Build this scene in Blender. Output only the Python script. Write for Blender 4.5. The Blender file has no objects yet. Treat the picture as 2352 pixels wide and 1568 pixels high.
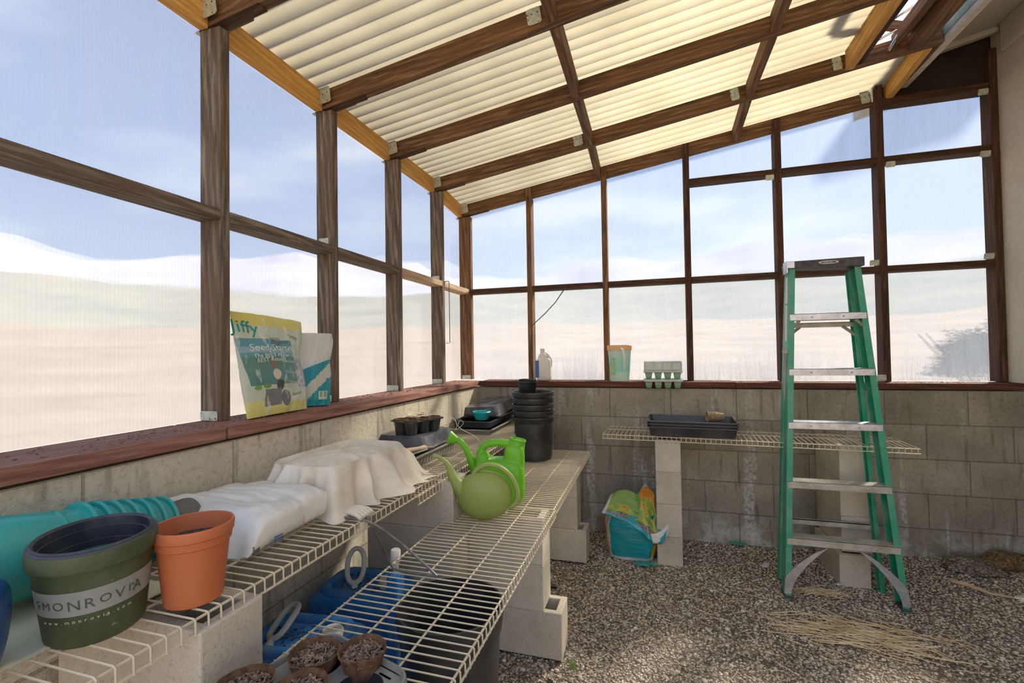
import bpy, bmesh, math, random
import numpy as np
from mathutils import Vector, Matrix, noise as mnoise
PI = math.pi
random.seed(7)
S = bpy.context.scene
C = S.collection

# ------------------------------------------------------------------ camera
F, YAW, PITCH, ROLL = 1060.449, 0.2939, 0.0205, -0.0153
CX, CY, CZ = 1.2848, -3.3222, 1.2701
fw = Vector((-math.sin(YAW)*math.cos(PITCH), math.cos(YAW)*math.cos(PITCH), math.sin(PITCH)))
rt = Vector((math.cos(YAW), math.sin(YAW), 0)); up = rt.cross(fw)
r2 = rt*math.cos(ROLL)+up*math.sin(ROLL); u2 = -rt*math.sin(ROLL)+up*math.cos(ROLL)
cam = bpy.data.cameras.new('camera'); co = bpy.data.objects.new('camera', cam); C.objects.link(co)
cam.sensor_width = 36; cam.sensor_fit = 'HORIZONTAL'; cam.lens = F/2352*36
cam.clip_start = 0.02; cam.clip_end = 2000
co.matrix_world = Matrix((( r2.x, u2.x, -fw.x, CX),( r2.y, u2.y, -fw.y, CY),( r2.z, u2.z, -fw.z, CZ),(0,0,0,1)))
S.camera = co

# ------------------------------------------------------------------ world, sun, exposure
SUN_AZ, SUN_EL = math.radians(34), math.radians(38)
sund = Vector((math.sin(SUN_AZ)*math.cos(SUN_EL), math.cos(SUN_AZ)*math.cos(SUN_EL), math.sin(SUN_EL)))
w = bpy.data.worlds.new('world'); S.world = w; w.use_nodes = True
nt = w.node_tree; N = nt.nodes; L = nt.links
N.clear()
out = N.new('ShaderNodeOutputWorld'); bg = N.new('ShaderNodeBackground'); L.new(bg.outputs[0], out.inputs[0])
tc = N.new('ShaderNodeTexCoord')
sep = N.new('ShaderNodeSeparateXYZ'); L.new(tc.outputs['Generated'], sep.inputs[0])
ramp = N.new('ShaderNodeValToRGB'); L.new(sep.outputs['Z'], ramp.inputs[0])
e = ramp.color_ramp.elements
e[0].position = 0.0; e[0].color = (0.70,0.72,0.76,1)
e[1].position = 0.9; e[1].color = (0.16,0.26,0.50,1)
for pos, c in ((0.15,(0.50,0.60,0.77,1)),(0.35,(0.34,0.47,0.72,1))):
    q = e.new(pos); q.color = c
mp = N.new('ShaderNodeMapping'); L.new(tc.outputs['Generated'], mp.inputs[0]); mp.inputs['Scale'].default_value = (1.3,1.3,5)
mp.inputs['Rotation'].default_value = (0.12,0.1,0)
cn = N.new('ShaderNodeTexNoise'); L.new(mp.outputs[0], cn.inputs['Vector']); cn.inputs['Scale'].default_value = 1.8; cn.inputs['Detail'].default_value = 5
cr = N.new('ShaderNodeValToRGB'); L.new(cn.outputs['Fac'], cr.inputs[0]); cr.color_ramp.elements[0].position = 0.47; cr.color_ramp.elements[1].position = 0.72
mx = N.new('ShaderNodeMix'); mx.data_type = 'RGBA'; L.new(cr.outputs[0], mx.inputs[0]); L.new(ramp.outputs[0], mx.inputs[6]); mx.inputs[7].default_value = (0.85,0.88,0.93,1)
# brightness of the sky around the sun
dp = N.new('ShaderNodeVectorMath'); dp.operation = 'DOT_PRODUCT'; L.new(tc.outputs['Generated'], dp.inputs[0]); dp.inputs[1].default_value = sund
pw = N.new('ShaderNodeMath'); pw.operation = 'POWER'; pw.use_clamp = True; L.new(dp.outputs['Value'], pw.inputs[0]); pw.inputs[1].default_value = 6
ad = N.new('ShaderNodeMix'); ad.data_type = 'RGBA'; ad.blend_type = 'ADD'; L.new(pw.outputs[0], ad.inputs[0]); L.new(mx.outputs[2], ad.inputs[6]); ad.inputs[7].default_value = (0.25,0.23,0.20,1)
L.new(ad.outputs[2], bg.inputs[0]); bg.inputs[1].default_value = 0.9
sl = bpy.data.lights.new('sun', 'SUN'); so = bpy.data.objects.new('sun', sl); C.objects.link(so)
sl.energy = 12.0; sl.angle = math.radians(5); sl.color = (1.0,0.87,0.70)
so.rotation_euler = sund.to_track_quat('Z','Y').to_euler(); so.location = sund*30
S.view_settings.view_transform = 'Standard'; S.view_settings.look = 'None'
S.view_settings.gamma = 1; S.view_settings.use_curve_mapping = False
S.view_settings.exposure = 1.28

# ------------------------------------------------------------------ node materials
class NB:
    def __init__(s, name):
        s.m = bpy.data.materials.new(name); s.m.use_nodes = True
        s.t = s.m.node_tree; s.N = s.t.nodes; s.L = s.t.links; s.N.clear()
        s.out = s.N.new('ShaderNodeOutputMaterial')
    def n(s, t, **k):
        x = s.N.new(t)
        for a, b in k.items(): setattr(x, a, b)
        return x
    def l(s, a, b): s.L.new(a, b)
    def coord(s, scale=(1,1,1), rand=True, rot=(0,0,0)):
        tc = s.n('ShaderNodeTexCoord'); mp = s.n('ShaderNodeMapping'); s.l(tc.outputs['Object'], mp.inputs[0])
        mp.inputs['Scale'].default_value = scale; mp.inputs['Rotation'].default_value = rot
        if rand:
            oi = s.n('ShaderNodeObjectInfo'); mu = s.n('ShaderNodeMath', operation='MULTIPLY'); mu.inputs[1].default_value = 37
            s.l(oi.outputs['Random'], mu.inputs[0]); s.l(mu.outputs[0], mp.inputs['Location'])
        return mp.outputs[0]
    def noise(s, vec, scale=5, detail=4, rough=.55, dist=0):
        x = s.n('ShaderNodeTexNoise'); s.l(vec, x.inputs['Vector']); x.inputs['Scale'].default_value = scale
        x.inputs['Detail'].default_value = detail; x.inputs['Roughness'].default_value = rough; x.inputs['Distortion'].default_value = dist
        return x.outputs['Fac']
    def ramp(s, fac, stops, interp='LINEAR'):
        x = s.n('ShaderNodeValToRGB'); s.l(fac, x.inputs[0]); x.color_ramp.interpolation = interp
        e = x.color_ramp.elements
        while len(e) < len(stops): e.new(0.5)
        for i, (p, c) in enumerate(stops):
            e[i].position = p; e[i].color = (c, c, c, 1) if not isinstance(c, tuple) else (*c, 1)
        return x.outputs[0]
    def mix(s, f, a, b, blend='MIX'):
        x = s.n('ShaderNodeMix', data_type='RGBA', blend_type=blend)
        for i, v in ((0, f), (6, a), (7, b)):
            if hasattr(v, 'is_linked') or hasattr(v, 'links'): s.l(v, x.inputs[i])
            elif isinstance(v, (int, float)): x.inputs[i].default_value = v if i == 0 else (v, v, v, 1)
            else: x.inputs[i].default_value = (*v, 1)
        return x.outputs[2]
    def math(s, op, a, b=0.0, clamp=False):
        x = s.n('ShaderNodeMath', operation=op); x.use_clamp = clamp
        for i, v in ((0, a), (1, b)):
            if hasattr(v, 'links'): s.l(v, x.inputs[i])
            else: x.inputs[i].default_value = v
        return x.outputs[0]
    def bsdf(s, color, rough=.6, metal=0, bump=None, bstr=.3, bdist=.01, trans=0, spec=.5, sub=0, alpha=None, coat=0):
        b = s.n('ShaderNodeBsdfPrincipled')
        if hasattr(color, 'links'): s.l(color, b.inputs['Base Color'])
        else: b.inputs['Base Color'].default_value = (*color, 1)
        if hasattr(rough, 'links'): s.l(rough, b.inputs['Roughness'])
        else: b.inputs['Roughness'].default_value = rough
        b.inputs['Metallic'].default_value = metal; b.inputs['Transmission Weight'].default_value = trans
        b.inputs['Specular IOR Level'].default_value = spec; b.inputs['Coat Weight'].default_value = coat
        if sub:
            b.inputs['Subsurface Weight'].default_value = sub; b.inputs['Subsurface Radius'].default_value = (.02,.02,.02); b.inputs['Subsurface Scale'].default_value = .5
        if bump is not None:
            bp = s.n('ShaderNodeBump'); s.l(bump, bp.inputs['Height']); bp.inputs['Strength'].default_value = bstr; bp.inputs['Distance'].default_value = bdist
            s.l(bp.outputs[0], b.inputs['Normal'])
        return b.outputs[0]
    def done(s, shader):
        s.l(shader, s.out.inputs[0]); return s.m
    def transl(s, color):
        t = s.n('ShaderNodeBsdfTranslucent')
        if hasattr(color, 'links'): s.l(color, t.inputs[0])
        else: t.inputs[0].default_value = (*color, 1)
        return t.outputs[0]
    def transp(s, color=(1,1,1)):
        t = s.n('ShaderNodeBsdfTransparent'); t.inputs[0].default_value = (*color, 1); return t.outputs[0]
    def mixs(s, f, a, b):
        x = s.n('ShaderNodeMixShader'); s.l(a, x.inputs[1]); s.l(b, x.inputs[2])
        if hasattr(f, 'links'): s.l(f, x.inputs[0])
        else: x.inputs[0].default_value = f
        return x.outputs[0]

def plastic(name, col, rough=.45, dirt=0.25, dirtcol=(.30,.25,.18), transl=0, bumps=.15):
    b = NB(name); v = b.coord(); n1 = b.noise(v, 9, 6, .65); n2 = b.noise(v, 60, 3, .6)
    m = b.ramp(n1, [(.42, 0.0), (.75, 1.0)])
    f = b.math('MULTIPLY', m, dirt)
    spk = b.ramp(n2, [(.68, 0.0), (.75, 1.0)]); f2 = b.math('MULTIPLY', spk, dirt*.8)
    c = b.mix(f, col, dirtcol); c = b.mix(f2, c, (.55,.48,.36))
    r = b.math('ADD', b.math('MULTIPLY', n1, .3), rough-.15)
    sh = b.bsdf(c, r, bump=n2, bstr=bumps, bdist=.001)
    if transl: sh = b.mixs(transl, sh, b.transl(c))
    return b.done(sh)

def wood(name, c1, c2, c3, grain=1.0, red=None):
    b = NB(name); v = b.coord((1.2, 14, 14)); vk = b.coord((1,4,4))
    g = b.noise(v, 4, 6, .62, .6)
    w2 = b.n('ShaderNodeTexWave', wave_type='BANDS', bands_direction='DIAGONAL'); b.l(b.coord((.5,7,7)), w2.inputs['Vector'])
    w2.inputs['Scale'].default_value = 3; w2.inputs['Distortion'].default_value = 6; w2.inputs['Detail'].default_value = 3; w2.inputs['Detail Scale'].default_value = 1.4
    big = b.noise(vk, 3, 3, .5)
    c = b.ramp(g, [(.28, c1), (.50, c2), (.72, c3)])
    c = b.mix(b.math('MULTIPLY', b.ramp(w2.outputs['Fac'], [(.3, 1.0), (.7, 0.0)]), .55), c, c1)
    c = b.mix(b.math('MULTIPLY', b.ramp(big, [(.40, 0.0), (.7, 1.0)]), .6), c, red if red else c3)
    fine = b.noise(b.coord((3, 90, 90)), 4, 3, .6)
    c = b.mix(.35, c, b.ramp(fine, [(.3, .35), (.7, 1.0)]), 'MULTIPLY')
    h = b.math('ADD', b.math('MULTIPLY', g, .7), b.math('MULTIPLY', fine, .4))
    return b.done(b.bsdf(c, .78, bump=h, bstr=.55, bdist=.004, spec=.25))

M = {}
M['wood_grey'] = wood('weathered_grey_wood', (.055,.040,.030), (.20,.155,.12), (.38,.31,.25), red=(.17,.10,.06))
M['wood_brown'] = wood('weathered_brown_wood', (.055,.030,.015), (.20,.11,.055), (.40,.24,.13), red=(.26,.12,.05))
M['wood_dark'] = wood('dark_brown_wood', (.035,.018,.012), (.085,.042,.026), (.19,.095,.055), red=(.10,.04,.02))
M['wood_new'] = wood('new_yellow_lumber', (.50,.24,.06), (.76,.43,.12), (.88,.58,.21), red=(.70,.34,.09))
M['wood_pale'] = wood('new_pale_lumber', (.42,.27,.16), (.66,.47,.30), (.78,.60,.42), red=(.6,.4,.24))
M['wood_sill_dark'] = wood('dark_red_sill_lumber', (.07,.025,.016), (.14,.05,.032), (.22,.10,.07), red=(.13,.045,.028))
M['wood_sill'] = wood('red_stained_sill_lumber', (.17,.07,.045), (.34,.16,.11), (.46,.28,.21), red=(.30,.13,.085))

def panel_mat(name, clear, tint, rib, dim):
    b = NB(name); tc = b.n('ShaderNodeTexCoord'); sp = b.n('ShaderNodeSeparateXYZ'); b.l(tc.outputs['Object'], sp.inputs[0])
    s = b.math('SINE', b.math('MULTIPLY', sp.outputs['X'], 2*PI/rib))
    v = b.coord((6,1,.6)); st = b.noise(v, 3, 5, .6); spk = b.ramp(b.noise(b.coord(), 55, 2, .5), [(.76, 0.0), (.80, 1.0)])
    f = b.math('ADD', b.math('MULTIPLY', s, .05), 1-clear)
    f = b.math('ADD', f, b.math('MULTIPLY', b.math('SUBTRACT', st, .5), .25))
    f = b.math('ADD', f, b.math('MULTIPLY', spk, .35), True)
    g = b.n('ShaderNodeBsdfRefraction'); g.inputs['Roughness'].default_value = .12; g.inputs['IOR'].default_value = 1.03
    g.inputs[0].default_value = (*dim,1)
    clearsh = b.mixs(.45, b.transp(dim), g.outputs[0])
    milky = b.mixs(.4, b.transl(tint), b.bsdf(tint, .35, spec=.5))
    return b.done(b.mixs(f, clearsh, milky))
M['panel_left'] = panel_mat('twinwall_panel_clearer', .62, (.60,.65,.73), .0105, (.54,.575,.62))
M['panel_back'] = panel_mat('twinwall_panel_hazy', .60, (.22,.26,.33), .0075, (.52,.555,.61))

b = NB('cream_corrugated'); v = b.coord(); n1 = b.noise(v, 3, 4)
c = b.ramp(n1, [(.3, (.60,.575,.49)), (.7, (.68,.655,.57))])
M['roof'] = b.done(b.mixs(.50, b.bsdf(c, .45, spec=.3), b.transl(c)))

def block_wall(name, axis, base1, base2, off, streak):
    b = NB(name); tc = b.n('ShaderNodeTexCoord'); sp = b.n('ShaderNodeSeparateXYZ'); b.l(tc.outputs['Object'], sp.inputs[0])
    cb = b.n('ShaderNodeCombineXYZ'); b.l(b.math('ADD', sp.outputs[axis], off), cb.inputs[0]); b.l(b.math('ADD', sp.outputs['Z'], 9*.2032-1.0+.2032), cb.inputs[1])
    br = b.n('ShaderNodeTexBrick'); b.l(cb.outputs[0], br.inputs['Vector']); br.offset = .5; br.squash = 1
    br.inputs['Scale'].default_value = 1; br.inputs['Brick Width'].default_value = .4064; br.inputs['Row Height'].default_value = .2032
    br.inputs['Mortar Size'].default_value = .0035; br.inputs['Mortar Smooth'].default_value = .3; br.inputs['Bias'].default_value = 0
    br.inputs['Color1'].default_value = (0,0,0,1); br.inputs['Color2'].default_value = (1,1,1,1); br.inputs['Mortar'].default_value = (.5,.5,.5,1)
    v = b.coord(rand=False); n1 = b.noise(v, 2.4, 6, .6); n2 = b.noise(v, 55, 5, .7); n3 = b.noise(v, 150, 3, .6)
    c = b.ramp(n1, [(.30, base1), (.70, base2)])
    c = b.mix(.45, c, b.ramp(br.outputs['Color'], [(0.0, .50), (1.0, 1.0)]), 'MULTIPLY')
    # efflorescence and dark drips
    vs = b.coord((9,9,1.0), rand=False); ns = b.noise(vs, 1.1, 3, .5); rough = b.noise(v, 38, 4, .75)
    e1 = b.math('MULTIPLY', b.ramp(ns, [(.57, 0.0), (.63, 1.0)]), b.ramp(rough, [(.42, 0.0), (.58, 1.0)]))
    zf = b.ramp(sp.outputs['Z'], [(0.0, 1.0), (.9, .35)])
    e1 = b.math('MULTIPLY', e1, b.math('MULTIPLY', zf, streak))
    c = b.mix(e1, c, (.62,.61,.58))
    low = b.math('MULTIPLY', b.math('MULTIPLY', b.ramp(sp.outputs['Z'], [(.05, 1.0), (.22, 0.0)]), b.ramp(b.noise(v, 7, 5, .7), [(.45, 0.0), (.6, 1.0)])), streak)
    c = b.mix(b.math('MULTIPLY', low, .75), c, (.58,.57,.55))
    vd = b.coord((14,14,2.2), rand=False); nd = b.noise(vd, 1.7, 3, .5)
    c = b.mix(b.math('MULTIPLY', b.ramp(nd, [(.58, 0.0), (.68, 1.0)]), .5), c, tuple(x*.45 for x in base1))
    c = b.mix(.6, c, b.ramp(n2, [(.28, .35), (.50, .95), (.7, 1.0)]), 'MULTIPLY')
    c = b.mix(b.math('MULTIPLY', br.outputs['Fac'], .55), c, tuple(x*.5 for x in base1))
    h = b.math('ADD', b.math('MULTIPLY', n2, .55), b.math('MULTIPLY', n3, .30)); h = b.math('SUBTRACT', h, b.math('MULTIPLY', br.outputs['Fac'], 1.1))
    return b.done(b.bsdf(c, .92, bump=h, bstr=.9, bdist=.007, spec=.15))
M['wall_back'] = block_wall('grey_block_wall', 'X', (.26,.225,.17), (.48,.43,.335), .225, 1.0)
M['wall_left'] = block_wall('tan_block_wall', 'Y', (.58,.50,.36), (.79,.70,.54), .3364+.2032, .0)
b = NB('loose_concrete_block'); v = b.coord(); n1 = b.noise(v, 5, 4); n2 = b.noise(v, 130, 4, .75)
c = b.ramp(n1, [(.3, (.46,.40,.31)), (.7, (.62,.55,.44))]); c = b.mix(.55, c, b.ramp(n2, [(.30, .3), (.46, 1.0)]), 'MULTIPLY')
M['block'] = b.done(b.bsdf(c, .92, bump=n2, bstr=.7, bdist=.004, spec=.15))
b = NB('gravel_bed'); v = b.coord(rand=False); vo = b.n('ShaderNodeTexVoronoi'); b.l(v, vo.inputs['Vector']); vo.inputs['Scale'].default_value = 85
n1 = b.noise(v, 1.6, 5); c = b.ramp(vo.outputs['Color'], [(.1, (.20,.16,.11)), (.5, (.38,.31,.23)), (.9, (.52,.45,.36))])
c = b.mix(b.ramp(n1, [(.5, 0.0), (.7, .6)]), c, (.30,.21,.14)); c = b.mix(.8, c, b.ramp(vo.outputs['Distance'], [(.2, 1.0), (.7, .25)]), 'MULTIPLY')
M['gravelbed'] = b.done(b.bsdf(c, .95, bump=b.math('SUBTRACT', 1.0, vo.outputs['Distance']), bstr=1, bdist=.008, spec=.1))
b = NB('pebble'); v = b.coord(rand=False); at = b.n('ShaderNodeAttribute', attribute_name='tone'); nn = b.noise(v, 200, 2)
c = b.ramp(at.outputs['Fac'], [(0, (.11,.09,.07)), (.25, (.33,.26,.19)), (.55, (.57,.475,.36)), (.85, (.72,.62,.49)), (1, (.82,.75,.64))])
M['pebble'] = b.done(b.bsdf(c, .8, spec=.3))
b = NB('desert_ground'); v = b.coord(rand=False); n1 = b.noise(v, .12, 5); n2 = b.noise(v, 2.0, 4)
c = b.ramp(n1, [(.35, (.29,.24,.19)), (.65, (.36,.30,.24))]); c = b.mix(.3, c, b.ramp(n2, [(.4, .6), (.6, 1.0)]), 'MULTIPLY')
M['desert'] = b.done(b.bsdf(c, 1, spec=.0))
def plain(name, c1, c2, sc, rough=.8, bstr=.2, bd=.003, spec=.3, metal=0):
    b = NB(name); v = b.coord(); n = b.noise(v, sc, 5, .6); c = b.ramp(n, [(.35, c1), (.65, c2)])
    return b.done(b.bsdf(c, rough, bump=n, bstr=bstr, bdist=bd, spec=spec, metal=metal))
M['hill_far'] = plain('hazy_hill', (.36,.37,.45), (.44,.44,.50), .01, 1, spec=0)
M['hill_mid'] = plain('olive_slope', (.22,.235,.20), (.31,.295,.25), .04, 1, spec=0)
M['siding'] = plain('beige_siding', (.50,.46,.37), (.56,.52,.43), 30, .8, .3, .002)
M['plywood'] = plain('dark_stained_plywood', (.022,.016,.013), (.045,.032,.026), 8, .9)
M['fascia_green'] = plain('faded_green_fascia', (.20,.24,.19), (.34,.36,.28), 12, .8)
M['fascia_white'] = plain('worn_cream_paint', (.50,.44,.34), (.62,.56,.45), 25, .8)
M['screw'] = plain('dark_nail_hole', (.05,.045,.04), (.10,.09,.07), 60, .6)
b = NB('galvanised_plate'); v = b.coord(); tc = b.n('ShaderNodeTexCoord'); vo = b.n('ShaderNodeTexVoronoi'); b.l(tc.outputs['Object'], vo.inputs['Vector']); vo.inputs['Scale'].default_value = 48; vo.inputs['Randomness'].default_value = .45
c = b.ramp(b.noise(v, 60, 4), [(.35, (.40,.43,.37)), (.65, (.60,.62,.53))]); c = b.mix(b.ramp(vo.outputs['Distance'], [(.14, 1.0), (.19, 0.0)]), c, (.05,.045,.04))
M['galv'] = b.done(b.bsdf(c, .45, metal=.4, spec=.4))
M['steel'] = plain('bright_steel', (.55,.58,.62), (.75,.77,.8), 40, .22, .1, .001, metal=.9)

# ------------------------------------------------------------------ mesh helpers
class MB:
    def __init__(s): s.v = []; s.f = []; s.sm = []
    def add(s, vs, fs, smooth=False):
        o = len(s.v); s.v += [tuple(x) for x in vs]; s.f += [tuple(i+o for i in q) for q in fs]; s.sm += [smooth]*len(fs); return s
    def box(s, a, b, mat=None):
        x0,y0,z0 = a; x1,y1,z1 = b
        vs = [Vector(p) for p in ((x0,y0,z0),(x1,y0,z0),(x1,y1,z0),(x0,y1,z0),(x0,y0,z1),(x1,y0,z1),(x1,y1,z1),(x0,y1,z1))]
        if mat is not None: vs = [mat@p for p in vs]
        return s.add(vs, [(0,3,2,1),(4,5,6,7),(0,1,5,4),(1,2,6,5),(2,3,7,6),(3,0,4,7)])
    def prism(s, poly, z0, z1, mat=None, smooth=False):
        n = len(poly); vs = [Vector((x,y,z0)) for x,y in poly]+[Vector((x,y,z1)) for x,y in poly]
        if mat is not None: vs = [mat@p for p in vs]
        s.add(vs, [tuple(range(n-1,-1,-1)), tuple(range(n,2*n))]+[(i,(i+1)%n,n+(i+1)%n,n+i) for i in range(n)], smooth); return s
    def lathe(s, prof, seg=32, mat=None, cap0=True, cap1=False, wob=None):
        vs = []
        for r, z in prof:
            for k in range(seg):
                a = 2*PI*k/seg; rr = r*(1+(wob(a, z) if wob else 0)); vs.append(Vector((rr*math.cos(a), rr*math.sin(a), z)))
        if mat is not None: vs = [mat@p for p in vs]
        fs = []
        for i in range(len(prof)-1):
            for k in range(seg): fs.append((i*seg+k, i*seg+(k+1)%seg, (i+1)*seg+(k+1)%seg, (i+1)*seg+k))
        if cap0: fs.append(tuple(range(seg-1,-1,-1)))
        if cap1: fs.append(tuple((len(prof)-1)*seg+k for k in range(seg)))
        return s.add(vs, fs, True)
    def tube(s, pts, r, seg=6, closed=False, sx=1.0, nrm=None):
        pts = [Vector(p) for p in pts]; n = len(pts); rs = r if isinstance(r, (list, tuple)) else [r]*n
        vs = []; prev = Vector(nrm) if nrm else None
        for i, p in enumerate(pts):
            if closed: t = pts[(i+1)%n]-pts[i-1]
            else: t = pts[min(i+1,n-1)]-pts[max(i-1,0)]
            if t.length < 1e-9: t = Vector((0,0,1))
            t.normalize()
            if prev is None:
                prev = Vector((0,0,1)) if abs(t.z) < .9 else Vector((1,0,0))
            a = (prev-t*prev.dot(t)).normalized(); prev = a; bb = t.cross(a)
            for k in range(seg):
                th = 2*PI*k/seg; vs.append(p+(a*math.cos(th)*sx+bb*math.sin(th))*rs[i])
        fs = []
        m = n if closed else n-1
        for i in range(m):
            j = (i+1)%n
            for k in range(seg): fs.append((i*seg+k, i*seg+(k+1)%seg, j*seg+(k+1)%seg, j*seg+k))
        if not closed: fs += [tuple(range(seg-1,-1,-1)), tuple((n-1)*seg+k for k in range(seg))]
        return s.add(vs, fs, True)
    def grid(s, fn, nu, nv, smooth=True, closeu=False):
        vs = [fn(i/(nu-1 if not closeu else nu), j/(nv-1)) for j in range(nv) for i in range(nu)]
        fs = []
        for j in range(nv-1):
            for i in range(nu if closeu else nu-1):
                fs.append((j*nu+i, j*nu+(i+1)%nu, (j+1)*nu+(i+1)%nu, (j+1)*nu+i))
        return s.add(vs, fs, smooth)
    def build(s, name, mat, parent=None, bevel=0, solid=0, sub=0, seg=2):
        me = bpy.data.meshes.new(name); me.from_pydata(s.v, [], s.f); me.polygons.foreach_set('use_smooth', s.sm)
        ms = mat if isinstance(mat, (list, tuple)) else [mat]
        for m in ms: me.materials.append(M[m] if isinstance(m, str) else m)
        me.update()
        if any(s.sm): me.set_sharp_from_angle(angle=math.radians(38))
        o = bpy.data.objects.new(name, me); C.objects.link(o)
        if parent is not None: o.parent = parent
        if solid: md = o.modifiers.new('s','SOLIDIFY'); md.thickness = solid; md.offset = 0
        if bevel: md = o.modifiers.new('b','BEVEL'); md.width = bevel; md.segments = seg; md.limit_method = 'ANGLE'; md.angle_limit = math.radians(40)
        if sub: md = o.modifiers.new('u','SUBSURF'); md.levels = sub; md.render_levels = sub
        return o

def tag(o, label=None, cat=None, group=None, kind=None):
    if label: o['label'] = label
    if cat: o['category'] = cat
    if group: o['group'] = group
    if kind: o['kind'] = kind
    return o
def empty(name, loc=(0,0,0), rz=0, rot=None):
    o = bpy.data.objects.new(name, None); C.objects.link(o); o.location = loc; o.rotation_euler = rot if rot else (0,0,rz); o.empty_display_size = .05
    return o
def struct(o): o['kind'] = 'structure'; return o
def copy_tree(o, parent=None):
    c = o.copy(); C.objects.link(c); c.parent = parent
    for ch in [x for x in o.children]: copy_tree(ch, c)
    return c
def beam(name, p0, p1, w, h, mat, parent=None, upv=(0,0,1), jit=0.0):
    """board whose local X runs p0->p1; w across, h along upv; p0,p1 are the centre line"""
    p0, p1 = Vector(p0), Vector(p1); d = p1-p0; ln = d.length; x = d.normalized()
    z = Vector(upv); z = (z-x*z.dot(x)).normalized(); y = z.cross(x)
    m = MB(); n = max(2, int(ln/.25)+1)
    for i in range(n): pass
    m.box((0,-w/2,-h/2),(ln,w/2,h/2))
    o = m.build(name, mat, parent, bevel=.0025)
    o.matrix_world = Matrix(((x.x,y.x,z.x,p0.x),(x.y,y.y,z.y,p0.y),(x.z,y.z,z.z,p0.z),(0,0,0,1)))
    return o
def plate(parent, origin, ux, uy, w, h, name='bracket', holes=6, mat='galv', t=.002):
    """thin perforated metal plate; ux,uy in-plane unit vectors; origin = lower left corner"""
    ux, uy = Vector(ux).normalized(), Vector(uy).normalized(); n = ux.cross(uy)
    o = Vector(origin); mt = Matrix(((ux.x,uy.x,n.x,o.x),(ux.y,uy.y,n.y,o.y),(ux.z,uy.z,n.z,o.z),(0,0,0,1)))
    c = .12*min(w,h); poly = [(c,0),(w-c,0),(w,c),(w,h-c),(w-c,h),(c,h),(0,h-c),(0,c)]
    m = MB(); m.prism(poly, 0, t); p = m.build(name, mat)
    if parent is not None: p.parent = parent; p.matrix_parent_inverse = parent.matrix_world.inverted()
    p.matrix_basis = mt
    return p

# ================================================================== SETTING
def zb(x): return 2.437+.153*x          # underside of the rafters
m = MB(); m.box((-60,-60,-.35),(60,60,-.30)); o = m.build('ground', 'desert'); struct(o)
def ring(name, r0, r1, h0, h1, mat, a0, a1, seed, amp):
    def fn(u, v):
        a = a0+(a1-a0)*u; r = r0+(r1-r0)*v
        n = mnoise.fractal(Vector((math.cos(a)*2.2+seed, math.sin(a)*2.2, 0)), 1.0, 2.0, 5)
        n2 = mnoise.fractal(Vector((math.cos(a)*9+seed, math.sin(a)*9, v*2)), 1.0, 2.0, 4)
        return (CX+r*math.sin(a), CY+r*math.cos(a), h0+(h1-h0)*v*(1+amp*n)+amp*.4*n2*(h1-h0)*v)
    m = MB(); m.grid(fn, 160, 10); o = m.build(name, mat); struct(o); return o
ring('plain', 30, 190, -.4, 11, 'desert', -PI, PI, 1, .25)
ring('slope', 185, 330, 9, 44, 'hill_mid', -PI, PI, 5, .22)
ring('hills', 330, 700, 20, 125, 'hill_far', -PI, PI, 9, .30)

m = MB()
def ffn(u, v):
    x = -.05+3.5*u; y = -5+5.15*v
    z = -.012+.012*mnoise.noise(Vector((x*1.7,y*1.7,0)))
    if x > 2.0 and y > -.9: z += .05*max(0,(x-2.0))*max(0,(y+.9))
    return (x,y,z)
def floor_z(x, y): return ffn((x+.05)/3.5, (y+5)/5.15)[2]
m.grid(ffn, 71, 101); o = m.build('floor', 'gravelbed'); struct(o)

m = MB(); m.box((-.20,-3.45,-.3),(0,.20,1.0)); o = m.build('wall_left', 'wall_left'); struct(o)
m = MB(); m.box((0.0,0,-.3),(3.50,.20,1.0)); o = m.build('wall_back', 'wall_back'); struct(o)
m = MB(); m.box((3.31,-3.45,-.3),(3.50,-.0,1.0)); o = m.build('wall_right', 'wall_back'); struct(o)
m = MB()
for k in range(17):                      # grooved siding boards of the house above the block footing
    y0 = .09-.2032*(k+1); m.box((3.27,y0+.004,1.045),(3.40,y0+.2032-.004,3.2)); m.box((3.276,y0-.004,1.045),(3.40,y0+.004,3.2))
m.box((3.27,.09,1.045),(3.40,.19,3.2))
sd = m.build('wall_right', 'siding'); struct(sd)
m = MB(); m.box((3.245,-3.3,2.955),(3.27,.02,3.12)); fr = m.build('frieze_board', 'siding', sd, bevel=.003)

# sills (trim)
def sill(name, a, b, lab=None):
    m = MB(); m.box(a, b); o = m.build(name, 'wood_sill', bevel=.004); struct(o); return o
sillmat = M['wood_sill']
o = beam('trim_1', (-.095,-3.45,1.028), (-.095,-2.205,1.028), .225, .038, 'wood_sill'); struct(o)
o = beam('trim_2', (-.095,-2.198,1.028), (-.095,.03,1.028), .225, .038, 'wood_sill'); struct(o)
o = beam('trim_3', (.022,.09,1.026), (1.80,.09,1.026), .225, .038, 'wood_sill_dark'); struct(o)
o = beam('trim_4', (1.803,.095,1.024), (3.30,.095,1.024), .22, .036, 'wood_sill_dark'); struct(o)
o = beam('trim_5', (3.31+.08,-3.3,1.024), (3.31+.08,-.025,1.024), .20, .036, 'wood_sill'); struct(o)

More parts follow.
